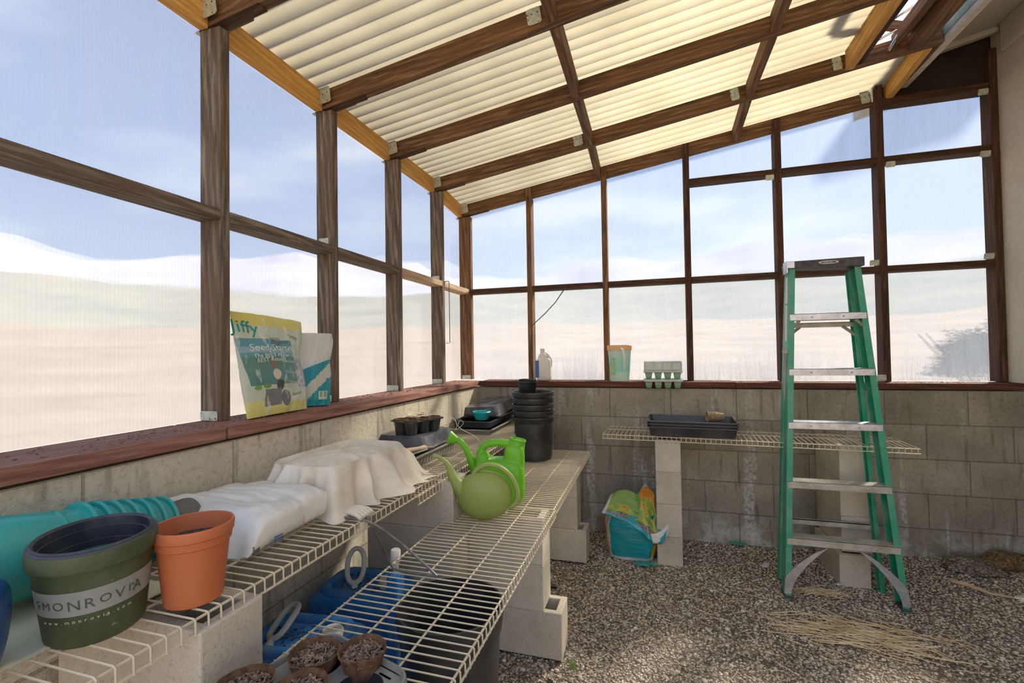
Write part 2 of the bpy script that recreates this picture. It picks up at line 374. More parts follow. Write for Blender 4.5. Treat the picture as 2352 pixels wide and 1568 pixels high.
# ------------------------------------------------------------------ panes
PY = [-2.11,-1.528,-.946,-.364,.14]
wn = [0]
def pane_left(y0, y1, z0, z1):
    wn[0] += 1; w = y1-y0; m = MB()
    m.add([(0,0,z0),(w,0,z0),(w,0,z1),(0,0,z1),(0,.006,z0),(w,.006,z0),(w,.006,z1),(0,.006,z1)],
          [(0,1,2,3),(5,4,7,6),(4,5,1,0),(3,2,6,7),(0,3,7,4),(1,5,6,2)])
    o = m.build('window_%d' % wn[0], ['panel_left','panel_outer'])
    for i, p in enumerate(o.data.polygons): p.material_index = 0 if i == 0 else 1
    o.location = (-.2065, y0, 0); o.rotation_euler = (0,0,PI/2); struct(o)
def pane_back(x0, x1, z0, z1a, z1b):
    wn[0] += 1; w = x1-x0; m = MB()
    m.add([(0,0,z0),(w,0,z0),(w,0,z1b),(0,0,z1a),(0,.006,z0),(w,.006,z0),(w,.006,z1b),(0,.006,z1a)],
          [(0,1,2,3),(5,4,7,6),(4,5,1,0),(3,2,6,7),(0,3,7,4),(1,5,6,2)])
    o = m.build('window_%d' % wn[0], ['panel_back','panel_outer'])
    for i, p in enumerate(o.data.polygons): p.material_index = 0 if i == 0 else 1
    o.location = (x0, .1825, 0); struct(o)
b = NB('clear_outer_skin'); fr_ = b.n('ShaderNodeFresnel'); fr_.inputs['IOR'].default_value = 1.4; gl = b.n('ShaderNodeBsdfGlossy'); gl.inputs['Roughness'].default_value = .15
M['panel_outer'] = b.done(b.mixs(.04, b.transp(), gl.outputs[0]))
ys = [-3.45,-2.091]+[p+.019 for p in PY[1:4]]+[.20]
zt = 2.437-.153*.2
for i in range(5):
    a = ys[i]; c = ys[i+1]
    pane_left(a+.001, c-.001, 1.048, 1.7505); pane_left(a+.001, c-.001, 1.7515, zt)
XS = [.38,.95,1.52,2.09,2.66,3.23]
R5O = -.045
xe = [-.20]+[x+.019 for x in XS]
for i in range(6):
    a, c = xe[i], xe[i+1]; t = lambda x: zb(x)+R5O+.02
    rows = [(1.046,1.745,1.745)]
    if i < 3: rows.append((1.746,t(a),t(c)))
    elif i < 5: rows += [(1.746,2.43,2.43),(2.431,t(a),t(c))]
    else: rows += [(1.746,2.43,2.43),(2.431,2.80,2.80)]
    for z0, za, zc_ in rows: pane_back(a+.001, c-.001, z0, za, zc_)

# ------------------------------------------------------------------ posts on the left wall
ordl = ['nearest to the camera, beside the seed starter bag','second from the camera, behind the small 8 lb bag','third from the camera, with a big knot low down','fourth from the camera, beside the bent rod','in the far left corner, topped by a bright angle plate']
for i, y in enumerate(PY):
    x1 = -.115 if i < 4 else -.10
    x0 = x1-.09 if i < 4 else -.20
    ya = y if i < 4 else .135
    top = zb(x0) if i < 4 else zb(x0)+R5O
    wd = .038 if i < 4 else .046
    p = beam('wall_post', ((x0+x1)/2, ya+wd/2, 1.047), ((x0+x1)/2, ya+wd/2, top), wd, x1-x0, 'wood_grey' if i < 4 else 'wood_brown', upv=(1,0,0))
    tag(p, 'weathered post of left wall, '+ordl[i], 'post')
    inv = p.matrix_world.inverted()
    pl = plate(p, (x1-.085, ya-.003, 1.049), (1,0,0), (0,0,1), .075, .032, holes=4)
railn = ['nearest the camera, running out of the frame on the left','above the seed starter bag, second from the camera','between the second and third posts','of fresh pale lumber between the third and fourth posts','short and pale in the far left corner']
for i in range(5):
    a = -3.45 if i == 0 else PY[i-1]+.038
    c = PY[i] if i < 4 else .135
    o = beam('mid_rail', (-.158, a+.001, 1.751), (-.158, c-.001, 1.751), .092, .038, 'wood_grey' if i in (0,1,2) else 'wood_pale')
    tag(o, 'left wall mid rail, '+railn[i], 'rail')
# brackets at rail joints
for i, yy_ in ((1,PY[1]-.0),(3,PY[3]-.0)):
    p = plate(None, (-.19, yy_-.004, 1.771), (1,0,0), (0,0,1), .055, .035, 'angle_bracket', 4)
    tag(p, 'small galvanised bracket on the left mid rail at the %s post' % ('second' if i == 1 else 'fourth'), 'bracket')
p = plate(None, (-.19, .131, 1.735), (1,0,0), (0,0,1), .06, .05, 'angle_bracket', 4); tag(p, 'galvanised bracket on the far left corner post at rail height', 'bracket')

# ------------------------------------------------------------------ studs of the back wall
ords = ['first from the left corner, behind the white jug','second from the left corner, left of the pitcher','third from the left corner, right of the stacked seed trays','fourth from the left corner, left of the ladder','fifth from the left corner, right of the ladder','rightmost, against the beige house siding']
for i, x in enumerate(XS):
    t = zb(x)+R5O
    if i == 4: t += .02
    if i == 5: t = 3.02
    o = beam('wall_stud', (x+.019, .135, 1.045), (x+.019, .135, t), .038, .09, 'wood_dark' if i > 1 else 'wood_brown', upv=(0,-1,0))
    tag(o, 'dark back wall stud, '+ords[i], 'stud')
    if i < 5:
        m = MB(); m.box((0,-.019,.009),(.075 if i < 4 else .10,.019,.045)); e_ = m.build('stud_tip', 'wood_brown' if i < 2 else 'wood_dark', o, bevel=.002)
        e_.location = (t-1.045, 0, 0)
rn = ['far left, beside the corner post','with a thin stick leaning below it','third from the left, above the stacked seed trays','left of the ladder top','behind the ladder top','rightmost, next to the house siding']
xl_ = [-.10]+[x+.038 for x in XS]
for i in range(6):
    o = beam('mid_rail', (xl_[i]+.001, .136, 1.746), (XS[i]-.001, .136, 1.746), .088, .038, 'wood_dark')
    tag(o, 'dark back wall mid rail, '+rn[i], 'rail')
rn2 = ['left of the ladder','above the ladder','rightmost, below the dark plywood gable']
for k, i in enumerate((3,4,5)):
    o = beam('upper_rail', (xl_[i]+.001, .136, 2.43), (XS[i]-.001, .136, 2.43), .088, .038, 'wood_dark')
    tag(o, 'dark upper rail of back wall, '+rn2[k], 'rail')
o = beam('header_board', (2.70,.136,2.797), (3.228,.136,2.797), .088, .045, 'wood_dark'); tag(o, 'dark header board under the plywood gable at the right end of the back wall', 'board')
for (bx, bz, s) in ((3.17,1.768,1),(3.17,2.375,-1),(2.60,1.768,1),(2.70,2.375,-1),(2.03,2.375,-1),(3.17,2.745,-1)):
    p = plate(None, (bx, .0885, bz), (1,0,0), (0,-.25,1) , .05, .035, 'angle_bracket', 3)
for o, s in zip([x for x in C.objects if x.name.startswith('angle_bracket') and 'label' not in x.keys()],
    ['on the rightmost mid rail of the back wall','under the right end of the rightmost upper rail','beside the fifth stud, on the mid rail behind the ladder top','under the left end of the rightmost upper rail','under the upper rail left of the ladder','under the header board below the plywood gable']):
    tag(o, 'galvanised bracket '+s, 'bracket')
for (bx) in (2.62,):
    p = plate(None, (bx, .0885, 1.048), (1,0,0), (0,0,1), .05, .04, 'angle_bracket', 3); tag(p, 'galvanised bracket at the foot of the fifth back stud beside the ladder', 'bracket')

# ------------------------------------------------------------------ rafters
RY = [-2.11,-1.528,-.946,-.364,.13]
sl_ = math.atan(.153); rx = Vector((math.cos(sl_),0,math.sin(sl_))); rz = Vector((-math.sin(sl_),0,math.cos(sl_)))
rl = ['nearest, crossing the top left corner','second from the camera','third from the camera','fourth from the camera, running under the skylight','along the back wall']
for i, y in enumerate(RY):
    off = R5O if i == 4 else 0
    x0, x1 = -.205, (2.79 if i < 4 else 2.66)
    a = Vector((x0, y+.019, zb(x0)+off))+rz*.0445; c = Vector((x1, y+.019, zb(x1)+off))+rz*.0445
    r = beam('rafter', a, c, .038, .089, 'wood_brown'); tag(r, 'weathered brown roof rafter, '+rl[i], 'rafter')
    inv = r.matrix_world.inverted()
    # splice block and galvanised angle at the lower end
    m = MB(); m.box((.055,.0192,-.040),(.185,.036,.046)); m.box((.112,.036,-.04),(.114,.0365,.046))
    m.build('splice_block', 'wood_grey', r, bevel=.003)
    q = a; pl = plate(r, Vector((-.165, y-.0195 if True else y, zb(-.165)+off+.012)), (1,0,.153), (-.153,0,1), .062, .075, holes=6)
    if i == 0 or True:
        m = MB(); m.box((-.02,-.021,-.0445-.004),(.26,.019,-.0445)); m.build('packing_strip', 'wood_dark', r)
    if i in (1,3):
        pl = plate(r, Vector((.832, y-.003, zb(.832)+.018)), (1,0,.153), (-.153,0,1), .058, .068, holes=5)
    if i == 3:
        for xx in (1.765, 2.285):
            pl = plate(r, Vector((xx, y-.003, zb(xx)+.012)), (1,0,.153), (-.153,0,1), .045, .072, holes=5)
    if i == 4:
        pl = plate(r, Vector((2.60, y-.004, zb(2.60)+off+.02)), (1,0,.153), (-.153,0,1), .05, .085, holes=4)

def block(x, i, mat, h=.089, dz=0, nm='roof_blocking', w=.038, dz2=None):
    a, c = RY[i]+.038, RY[i+1]; o1 = 0; o2 = R5O if i+1 == 4 else 0
    if dz2 is not None: o2 += dz2
    return beam(nm, (x, a+.001, zb(x)+h/2+dz+o1), (x, c-.001, zb(x)+h/2+dz+o2), w, h, mat)
for i in range(4):
    lab = ['first bay from the camera','second bay from the camera','third bay from the camera','bay next to the back wall'][i]
    o = block(-.185, i, 'wood_new', .095, -.004, 'eave_board'); tag(o, 'fresh yellow eave board between rafter ends, '+lab, 'board')
    o = block(.93, i, 'wood_brown'); tag(o, 'brown cross block between rafters, left row, '+lab, 'block')
    if i == 0: continue
    o = block(1.86, i, 'wood_brown'); tag(o, 'brown cross block between rafters, middle row, '+lab, 'block')
a = beam('eave_board', (-.185,-2.92,zb(-.185)+.043), (-.185,RY[0]-.001,zb(-.185)+.043), .038, .095, 'wood_new'); tag(a, 'fresh yellow lumber board at the left eave, cut by the top edge of the photo', 'board')
o = block(2.36, 2, 'wood_new', .11, -.006); tag(o, 'new yellow lumber block left of the skylight opening', 'block')
o = block(2.735, 3, 'wood_new', .11, -.006); tag(o, 'new yellow lumber block at the right end of the bay beside the back wall', 'block')
o = block(2.402, 2, 'wood_dark', .10, .012); tag(o, 'dark board nailed to the yellow block at the skylight', 'board')
o = block(2.575, 2, 'wood_brown', .06, .05, w=.038); tag(o, 'brown skylight frame board, left of the pair', 'board')
o = block(2.665, 2, 'wood_brown', .10, .0, w=.075); tag(o, 'wide brown skylight frame board beside the fascia', 'board')
o = beam('ledger_board', (2.772,-.32,2.895), (2.772,.125,2.895), .034, .06, 'wood_brown'); tag(o, 'short brown ledger board under the house fascia beside the plywood', 'board')

# ------------------------------------------------------------------ corrugated roof
PITCH_ = .0728
def prof(y):
    t = (y/PITCH_) % 1.0
    return .021*abs(2*t-1)**2.6
def roffs(y):
    return 0 if y < -.364 else R5O*min(1.0,(y+.364)/.494)
def rgrid(m, x0, x1, y0, y1):
    ny = int(round((y1-y0)/PITCH_*16))+2
    m.grid(lambda u, v: (lambda X, Y: (X, Y, zb(X)+.0915+prof(Y)+roffs(Y)))(x0+(x1-x0)*u, y0+(y1-y0)*v), 2, ny)
m = MB(); rgrid(m, -.30, 2.86, -2.92, -.946); o = m.build('ceiling', 'roof', solid=.0015); struct(o)
m = MB(); rgrid(m, -.30, 2.345, -.946, -.345); rgrid(m, -.30, 2.86, -.345, .32); o = m.build('ceiling', 'roof', solid=.0015); struct(o)

# ------------------------------------------------------------------ skylight hatch and its arm
t = empty('skylight_hatch', (2.61,-.655,zb(2.61)+.10)); tag(t, 'open skylight hatch tilted up above the gap in the corrugated roof', 'skylight')
hx = Vector((-.94,0,.34)).normalized()
def hp(s, y, d=0): return (hx.x*s, y, hx.z*s+d)
for y_ in (-.235,.235): beam('frame_side', (2.61,-.655+y_,zb(2.61)+.10), (2.61+hx.x*.30,-.655+y_,zb(2.61)+.10+hx.z*.30), .03, .045, 'wood_brown')
for s_ in (.0,.30): beam('frame_end', (2.61+hx.x*s_,-.655-.25,zb(2.61)+.10+hx.z*s_), (2.61+hx.x*s_,-.655+.25,zb(2.61)+.10+hx.z*s_), .03, .045, 'wood_brown')
for o in [x for x in C.objects if x.name.startswith(('frame_side','frame_end'))]:
    mw = o.matrix_world.copy(); o.parent = t; o.matrix_parent_inverse = Matrix.Translation(t.location).inverted(); 
m = MB(); m.grid(lambda u, v: (hx.x*(.30*u), -.24+.48*v, hx.z*(.30*u)+.024), 2, 2, False); m.build('glazing', 'panel_outer', t, solid=.004)
t = empty('opener_arm', (2.435,-.375,2.935)); tag(t, 'bright steel opener arm with spring at the skylight', 'opener')
m = MB(); m.tube([(-.01,0,-.01),(.10,-.06,.05)], .010, 6, sx=.5); m.tube([(.09,-.055,.048),(.26,-.15,.10)], .011, 6, sx=.5); m.build('arm', 'steel', t)
m = MB(); m.tube([(.015,-.012,-.035),(.12,-.055,-.003)], .006, 8); m.build('lower_rod', 'steel', t)
m = MB(); m.tube([(.10,-.01,-.085),(.135,-.06,-.015)], .008, 8); m.tube([(.133,-.057,-.018),(.20,-.15,.115)], .006, 8); m.build('gas_strut', 'steel', t)
m = MB()
pts = [Vector((.10,-.06,.055)).lerp(Vector((.27,-.155,.118)), k/240)+Vector((0,math.cos(k*2*PI/8),math.sin(k*2*PI/8)))*.006 for k in range(241)]
m.tube(pts, .0012, 4); m.build('spring', 'steel', t)
m = MB(); m.box((-.05,-.004,-.03),(.02,.012,.004)); m.tube([(-.005,-.02,-.005),(-.005,.02,-.005)], .008, 8); m.build('mount', 'steel', t, bevel=.002)

# ------------------------------------------------------------------ house eave
o = beam('fascia_board', (2.812,-3.2,2.985), (2.812,.10,2.985), .036, .245, 'fascia_white'); tag(o, 'worn painted fascia board of the house eave at the top right', 'fascia')
m = MB(); m.box((-.003,-3.2,2.90),(0,-.15,3.1)); q = m.build('green_face', 'fascia_green'); q.location = (2.794,0,0); q.parent = o; q.matrix_parent_inverse = o.matrix_world.inverted()
m = MB()
sz = lambda x: 3.024+.234*(x-2.83)
m.add([(2.83,-3.3,sz(2.83)),(3.6,-3.3,sz(3.6)),(3.6,.9,sz(3.6)),(2.83,.9,sz(2.83)),(2.83,-3.3,sz(2.83)+.12),(3.6,-3.3,sz(3.6)+.12),(3.6,.9,sz(3.6)+.12),(2.83,.9,sz(2.83)+.12)],
      [(0,3,2,1),(4,5,6,7),(0,1,5,4),(1,2,6,5),(2,3,7,6),(3,0,4,7)])
ev = m.build('eave_soffit', 'siding'); struct(ev)
beamb = beam('soffit_trim', (2.84,.07,sz(2.84)-.015), (3.27,.07,sz(3.27)-.015), .04, .03, 'siding'); struct(beamb)
m = MB(); m.add([(2.68,.14,2.82),(3.27,.14,2.82),(3.27,.14,3.12),(2.86,.14,3.05),(2.68,.14,2.90),(2.68,.16,2.82),(3.27,.16,2.82),(3.27,.16,3.12),(2.86,.16,3.05),(2.68,.16,2.90)],
    [(0,1,2,3,4),(9,8,7,6,5),(0,5,6,1),(1,6,7,2),(2,7,8,3),(3,8,9,4),(4,9,5,0)])
o = m.build('plywood_gable', 'plywood'); tag(o, 'dark stained plywood panel under the eave at the right end of the back wall', 'panel')

# ================================================================== MATERIALS OF THE THINGS
M['wire'] = plastic('cream_coated_wire', (.66,.56,.38), .45, .35, (.36,.27,.15))
M['teal'] = plastic('teal_plastic', (.02,.33,.29), .35, .22, (.25,.30,.20))
M['teal_bright'] = plastic('bright_teal_plastic', (.01,.36,.38), .4, .1)
M['grey_pot'] = plastic('dusty_grey_plastic', (.11,.10,.08), .6, .4)
M['pot_green'] = plastic('dusty_olive_plastic', (.055,.075,.030), .6, .55, (.20,.19,.11))
M['pot_black'] = plastic('black_plastic', (.018,.019,.022), .38, .22, (.20,.18,.14))
M['pot_navy'] = plastic('black_liner_plastic', (.02,.024,.035), .38, .25, (.24,.22,.18))
M['pot_inner'] = plastic('green_liner_plastic', (.02,.16,.09), .4, .2)
M['terracotta'] = plastic('terracotta_plastic', (.50,.135,.045), .6, .12, (.55,.30,.18), bumps=.05)
M['blue'] = plastic('blue_plastic', (.01,.09,.34), .3, .1)
M['jug_blue'] = plastic('dusty_blue_plastic', (.03,.24,.62), .4, .55, (.36,.42,.45), transl=.3)
M['jug_white'] = plastic('stained_white_plastic', (.78,.75,.66), .45, .35, (.38,.30,.18), transl=.15)
M['can_olive'] = plastic('light_olive_plastic', (.33,.40,.10), .42, .08, transl=.25, bumps=.05)
M['can_green'] = plastic('bright_green_plastic', (.22,.56,.035), .32, .06, transl=.40, bumps=.05)
M['dome'] = plastic('smoky_dome_plastic', (.05,.05,.06), .22, .6, (.28,.26,.25))
M['tray_black'] = plastic('black_tray_plastic', (.022,.024,.03), .42, .35, (.14,.12,.10))
M['tray_grey'] = plastic('dusty_tray_plastic', (.20,.19,.16), .5, .5, (.36,.33,.27))
M['peat'] = plain('peat_fibre', (.07,.036,.02), (.19,.095,.05), 60, .95, .8, .002)
M['peat_tan'] = plain('tan_peat_fibre', (.22,.15,.08), (.36,.26,.15), 60, .95, .8, .002)
M['soil'] = plain('dry_soil', (.035,.022,.014), (.14,.09,.06), 120, 1, 1, .006)
M['chips'] = plain('bark_chips', (.07,.045,.03), (.42,.29,.19), 110, .95, .4, .002)
M['canvas'] = plain('dusty_canvas', (.62,.54,.42), (.76,.69,.56), 9, .95, .25, .003)
M['bagwhite'] = plain('dusty_white_film', (.62,.585,.51), (.78,.75,.68), 7, .35, .25, .004, spec=.5)
M['bark'] = plain('tree_bark', (.05,.035,.02), (.12,.085,.05), 10, .95)
M['leaf'] = plain('juniper_leaf', (.06,.055,.022), (.14,.125,.05), 5, .9)
M['straw'] = plain('dry_straw', (.52,.37,.18), (.76,.60,.36), 8, .9)
M['weed'] = plain('green_weed', (.16,.26,.05), (.30,.42,.10), 8, .9)
M['cord'] = plain('grey_cord', (.07,.06,.05), (.16,.14,.12), 30, .35, spec=.6)
M['twine'] = plain('cream_twine', (.60,.48,.32), (.72,.62,.46), 60, .9)
M['tan_wood'] = wood('tan_handle_wood', (.40,.25,.13), (.58,.40,.24), (.66,.50,.34))
M['ink'] = plain('olive_ink', (.07,.08,.055), (.10,.11,.075), 20, .7)
M['ink_grey'] = plain('grey_ink', (.08,.08,.08), (.15,.15,.15), 20, .7)
M['ink_white'] = plain('white_ink', (.62,.62,.55), (.75,.75,.68), 20, .7)
M['ink_cream'] = plain('cream_ink', (.60,.62,.45), (.70,.72,.55), 20, .5)
M['ink_teal'] = plain('teal_ink', (.01,.22,.18), (.01,.27,.22), 20, .5)
M['ink_blue'] = plain('blue_ink', (.05,.10,.28), (.08,.15,.36), 20, .5)
M['ink_red'] = plain('red_ink', (.50,.14,.08), (.6,.25,.15), 20, .5)
M['band'] = plain('grey_label_band', (.27,.275,.24), (.34,.34,.30), 14, .6)
M['fiberglass'] = plastic('green_fibreglass', (.015,.27,.15), .42, .35, (.40,.42,.36))
M['alu'] = plain('dull_aluminium', (.42,.43,.45), (.60,.61,.63), 30, .38, .1, .001, metal=.7)
M['alu_dirty'] = plain('dusty_aluminium', (.33,.30,.23), (.50,.47,.40), 14, .6, .2, .001, metal=.25)
M['cap'] = plain('dark_ladder_cap', (.045,.043,.045), (.09,.085,.085), 40, .6)
M['white_paint'] = plain('white_marks', (.6,.6,.6), (.7,.7,.7), 40, .6)
M['paper'] = plain('yellowed_paper', (.62,.57,.38), (.70,.66,.48), 8, .8)
M['rust'] = plain('rusty_rod', (.07,.045,.03), (.12,.08,.05), 40, .8)
M['fibre'] = plain('matted_fibre', (.06,.04,.02), (.28,.18,.08), 70, 1, 1, .01)

def text_mesh(s, size):
    cu = bpy.data.curves.new('t', 'FONT'); cu.body = s; cu.size = size; cu.align_x = 'LEFT'; cu.resolution_u = 3
    ob = bpy.data.objects.new('t', cu); C.objects.link(ob); dg = bpy.context.evaluated_depsgraph_get(); dg.update()
    me = bpy.data.meshes.new_from_object(ob.evaluated_get(dg)); vs = [v.co.copy() for v in me.vertices]; fs = [tuple(p.vertices) for p in me.polygons]
    bpy.data.objects.remove(ob); bpy.data.curves.remove(cu); bpy.data.meshes.remove(me)
    return vs, fs
def text_on(s, size, fn, mat, parent, name='lettering'):
    vs, fs = text_mesh(s, size); m = MB(); m.add([fn(v.x, v.y) for v in vs], fs); return m.build(name, mat, parent)
def text_w(s, size):
    vs, _ = text_mesh(s, size); return max(v.x for v in vs)

def grid_attr(name, fn, nu, nv, mat, parent=None, solid=0, closeu=False, sub=0):
    m = MB(); m.grid(fn, nu, nv, True, closeu); o = m.build(name, mat, parent, solid=solid, sub=sub)
    a = o.data.attributes.new('puv', 'FLOAT_VECTOR', 'POINT'); d = []
    for j in range(nv):
        for i in range(nu): d += [i/(nu-1 if not closeu else nu), j/(nv-1), 0]
    a.data.foreach_set('vector', d); return o
class PB(NB):
    def __init__(s, name):
        super().__init__(name); a = s.n('ShaderNodeAttribute', attribute_name='puv'); sp = s.n('ShaderNodeSeparateXYZ'); s.l(a.outputs['Vector'], sp.inputs[0])
        s.U, s.V, s.P = sp.outputs[0], sp.outputs[1], a.outputs['Vector']
    def rect(s, u0, u1, v0, v1, sk=0.0):
        U = s.math('ADD', s.U, s.math('MULTIPLY', s.V, sk)) if sk else s.U
        a = s.math('MULTIPLY', s.math('GREATER_THAN', U, u0), s.math('LESS_THAN', U, u1))
        c = s.math('MULTIPLY', s.math('GREATER_THAN', s.V, v0), s.math('LESS_THAN', s.V, v1)); return s.math('MULTIPLY', a, c)
    def disc(s, u, v, r, asp=1.0):
        a = s.math('SUBTRACT', s.U, u); c = s.math('MULTIPLY', s.math('SUBTRACT', s.V, v), asp)
        return s.math('LESS_THAN', s.math('ADD', s.math('MULTIPLY', a, a), s.math('MULTIPLY', c, c)), r*r)
    def pn(s, sc, det=4, stretch=(1,1,1)):
        mp = s.n('ShaderNodeMapping'); s.l(s.P, mp.inputs[0]); mp.inputs['Scale'].default_value = stretch; return s.noise(mp.outputs[0], sc, det)

# ================================================================== CONCRETE BLOCK PIERS
def cblock(x0, y0, z0, lx, ly, label, group=None, hollow=True, rz=0, h=.19):
    """loose hollow block, long side lx or ly, cores open upwards"""
    o = empty('tmp'); bpy.data.objects.remove(o)
    m = MB(); w = .028
    alongx = lx > ly; L_, W_ = (lx, ly) if alongx else (ly, lx)
    hs = [(w, L_/2-w/2), (L_/2+w/2, L_-w)]
    # outer shell plus two cores: build as strips
    xs = [0, hs[0][0], hs[0][1], hs[1][0], hs[1][1], L_]; ys_ = [0, w, W_-w, W_]
    def P(x, y, z): return (x, y, z) if alongx else (W_-y, x, z)
    vid = {}
    vs = []; fs = []
    def V(i, j, k):
        if (i,j,k) not in vid: vid[(i,j,k)] = len(vs); vs.append(P(xs[i], ys_[j], h*k))
        return vid[(i,j,k)]
    hole = lambda i, j: j == 1 and i in (1,3)
    for i in range(5):
        for j in range(3):
            if hole(i,j): 
                fs += [(V(i,j,0),V(i,j,1),V(i+1,j,1),V(i+1,j,0)), (V(i+1,j,0),V(i+1,j,1),V(i+1,j+1,1),V(i+1,j+1,0)), (V(i+1,j+1,0),V(i+1,j+1,1),V(i,j+1,1),V(i,j+1,0)), (V(i,j+1,0),V(i,j+1,1),V(i,j,1),V(i,j,0))]
            else:
                fs += [(V(i,j,1),V(i+1,j,1),V(i+1,j+1,1),V(i,j+1,1)), (V(i,j,0),V(i,j+1,0),V(i+1,j+1,0),V(i+1,j,0))]
    for i in range(5):
        fs += [(V(i,0,0),V(i+1,0,0),V(i+1,0,1),V(i,0,1)), (V(i+1,3,0),V(i,3,0),V(i,3,1),V(i+1,3,1))]
    for j in range(3):
        fs += [(V(0,j+1,0),V(0,j,0),V(0,j,1),V(0,j+1,1)), (V(5,j,0),V(5,j+1,0),V(5,j+1,1),V(5,j,1))]
    m.add(vs, fs); o = m.build('concrete_block', 'block', bevel=.004)
    o.location = (x0, y0, z0); o.rotation_euler = (0,0,rz); tag(o, label, 'block', group); return o
lv = ['bottom','second from the ground','third from the ground','topmost']
for k in range(4):
    cblock(.09, -2.668, -.0+.19*k, .39, .143, 'tan concrete block under the near end of the upper wire shelf, '+lv[k])
    cblock(.135, -1.645, .19*k, .39, .143, 'tan concrete block behind the blue jugs under the upper wire shelf, '+lv[k])
    cblock(1.291, -.433, -.03+.19*k, .143, .39, 'concrete block of the narrow column beside the teal soil bag, '+lv[k])
    if k < 3:
        t3 = ['bottom, jutting out','middle','topmost'][k]
        cblock(.518 if k == 0 else .445, -1.44 if k == 0 else -1.445, .19*k, .39, .143, 'pale concrete block under the middle of the lower wire shelf, '+t3)
        cblock(.498 if k == 0 else .445, -.545 if k == 0 else -.54, .19*k, .39, .143, 'concrete block under the far end of the lower wire shelf, '+t3)
        cblock(.445, -2.63, .19*k, .39, .143, 'concrete block under the near end of the lower wire shelf, '+t3)
    if k == 0: cblock(2.215, -.452, -.025, .143, .39, 'concrete block on the gravel behind the ladder, bottom of its column')
    else: cblock(2.245, -.40, -.03+.19*k, .143, .39, 'concrete block of the column behind the ladder, '+lv[k])

# ================================================================== WIRE SHELVES
def wire_shelf(name, x0, x1, yn, yf, z, label, front='x', pitch=.0265, lip=.03, rods=(0,.34,.67,1), yn2=None, r=.0021, jump=0):
    t = empty(name, (x0, yn, z)); tag(t, label, 'shelf', None)
    W_ = x1-x0; Ln = yf-yn; n = int(Ln/pitch)
    m = MB()
    for i in range(n+1):
        y = i*pitch; m.tube([(0,y,0),(W_-.004,y,0),(W_,y,-.003),(W_+.001,y,-lip)], r, 5)
    m.build('wire_deck', 'wire', t)
    for q in rods:
        m = MB(); m.tube([(W_*q-(.006 if q == 1 else 0),-.006,-.0045),(W_*q-(.006 if q == 1 else 0),Ln+.004,-.0045)], .0029, 6); m.build('support_rod', 'wire', t)
    m = MB(); m.tube([(W_-.002,-.006,-lip),(W_-.002,Ln+.004,-lip)], .0029, 6); m.build('lip_rod', 'wire', t)
    return t
ZA, ZB, ZC = .787, .602, .752
wire_shelf('wire_shelf', .055, .470, -3.20, -1.35, ZA-.002, 'long cream wire shelf along the left block wall, holding the flower pots')
wire_shelf('wire_shelf', .055, .478, -1.83, -.06, ZA-.028, 'far cream wire shelf tucked below the upper one, reaching the back corner', lip=.032)
wire_shelf('wire_shelf', .478, .885, -3.05, -1.40, ZB-.002, 'lower cream wire shelf in the foreground, under the peat pot tray')
wire_shelf('wire_shelf', .482, .878, -1.395, -.24, ZB-.002, 'far lower cream wire shelf, under the stack of black nursery pots')
t = wire_shelf('wire_shelf', 0, .32, 0, 1.57, 0, 'narrow cream wire shelf against the back wall, carrying black trays', lip=.028, rods=(0,.36,1))
t.location = (1.005, -.11, ZC); t.rotation_euler = (0,0,-PI/2-.055)
# ================================================================== POTS
def pot_prof(rb, rt, h, lip=.006, rimh=.02, wall=.003, foot=True):
    return [(rb*.9,.0),(rb,.004),(rb+(rt-rb)*.85,h-rimh),(rt-.001,h-rimh+.001),(rt+lip*.3,h-.004),(rt,h),(rt-wall*1.5,h-.001),(rt-wall*2,h-rimh),(rb+(rt-rb)*.8-wall,h-rimh*1.5),(rb-wall,.008),(0.0005,.008)]
def simple_pot(name, loc, rb, rt, h, mat, label, cat='pot', group=None, rimh=.02, lip=.006, rot=None, parent=None, seg=48, build=True):
    m = MB(); m.lathe(pot_prof(rb,rt,h,lip,rimh), seg, cap0=True); o = m.build(name, mat, parent)
    o.location = loc
    if rot: o.rotation_euler = rot
    if label: tag(o, label, cat, group)
    return o
# green MONROVIA pot with liners
t = empty('nursery_pot', (.318,-2.735,ZA+.003), rot=(math.radians(3.5),math.radians(1.5),math.radians(18))); tag(t, 'dusty olive nursery pot with a grey lettered band at the front of the upper shelf', 'pot')
m = MB(); m.lathe([(.066,0),(.070,.006),(.0835,.134),(.0895,.136),(.0905,.152),(.0885,.163),(.084,.162),(.080,.13),(.066,.01),(.001,.01)], 64); m.build('pot_body', 'pot_green', t)
prad = lambda z: .070+(.0835-.070)*(z-.006)/.128+.0006
m = MB(); m.grid(lambda u, v: (lambda a, z: (prad(z)*math.cos(a), prad(z)*math.sin(a), z))(2*PI*u, .060+.042*v), 72, 3, closeu=True); m.build('label_band', 'band', t)
phc = math.radians(-60)   # angle on the pot that faces the camera
def onpot(z0, a0): return lambda x, y: (lambda a, z: ((prad(z)+.0006)*math.cos(a), (prad(z)+.0006)*math.sin(a), z))(a0+x/.078, z0+y)
big = {'N','R','V','I'}; adv = -.062
for ch in 'MONROVIA':
    sz_ = .0245 if ch in 'NRVA' and adv > -.05 else .0205
    vs, fs = text_mesh(ch, sz_); m = MB(); f = onpot(.0705 if sz_ > .021 else .073, phc); m.add([f(adv+v.x, v.y) for v in vs], fs); m.build('letter', 'ink', t)
    adv += max(v.x for v in vs)+.0045
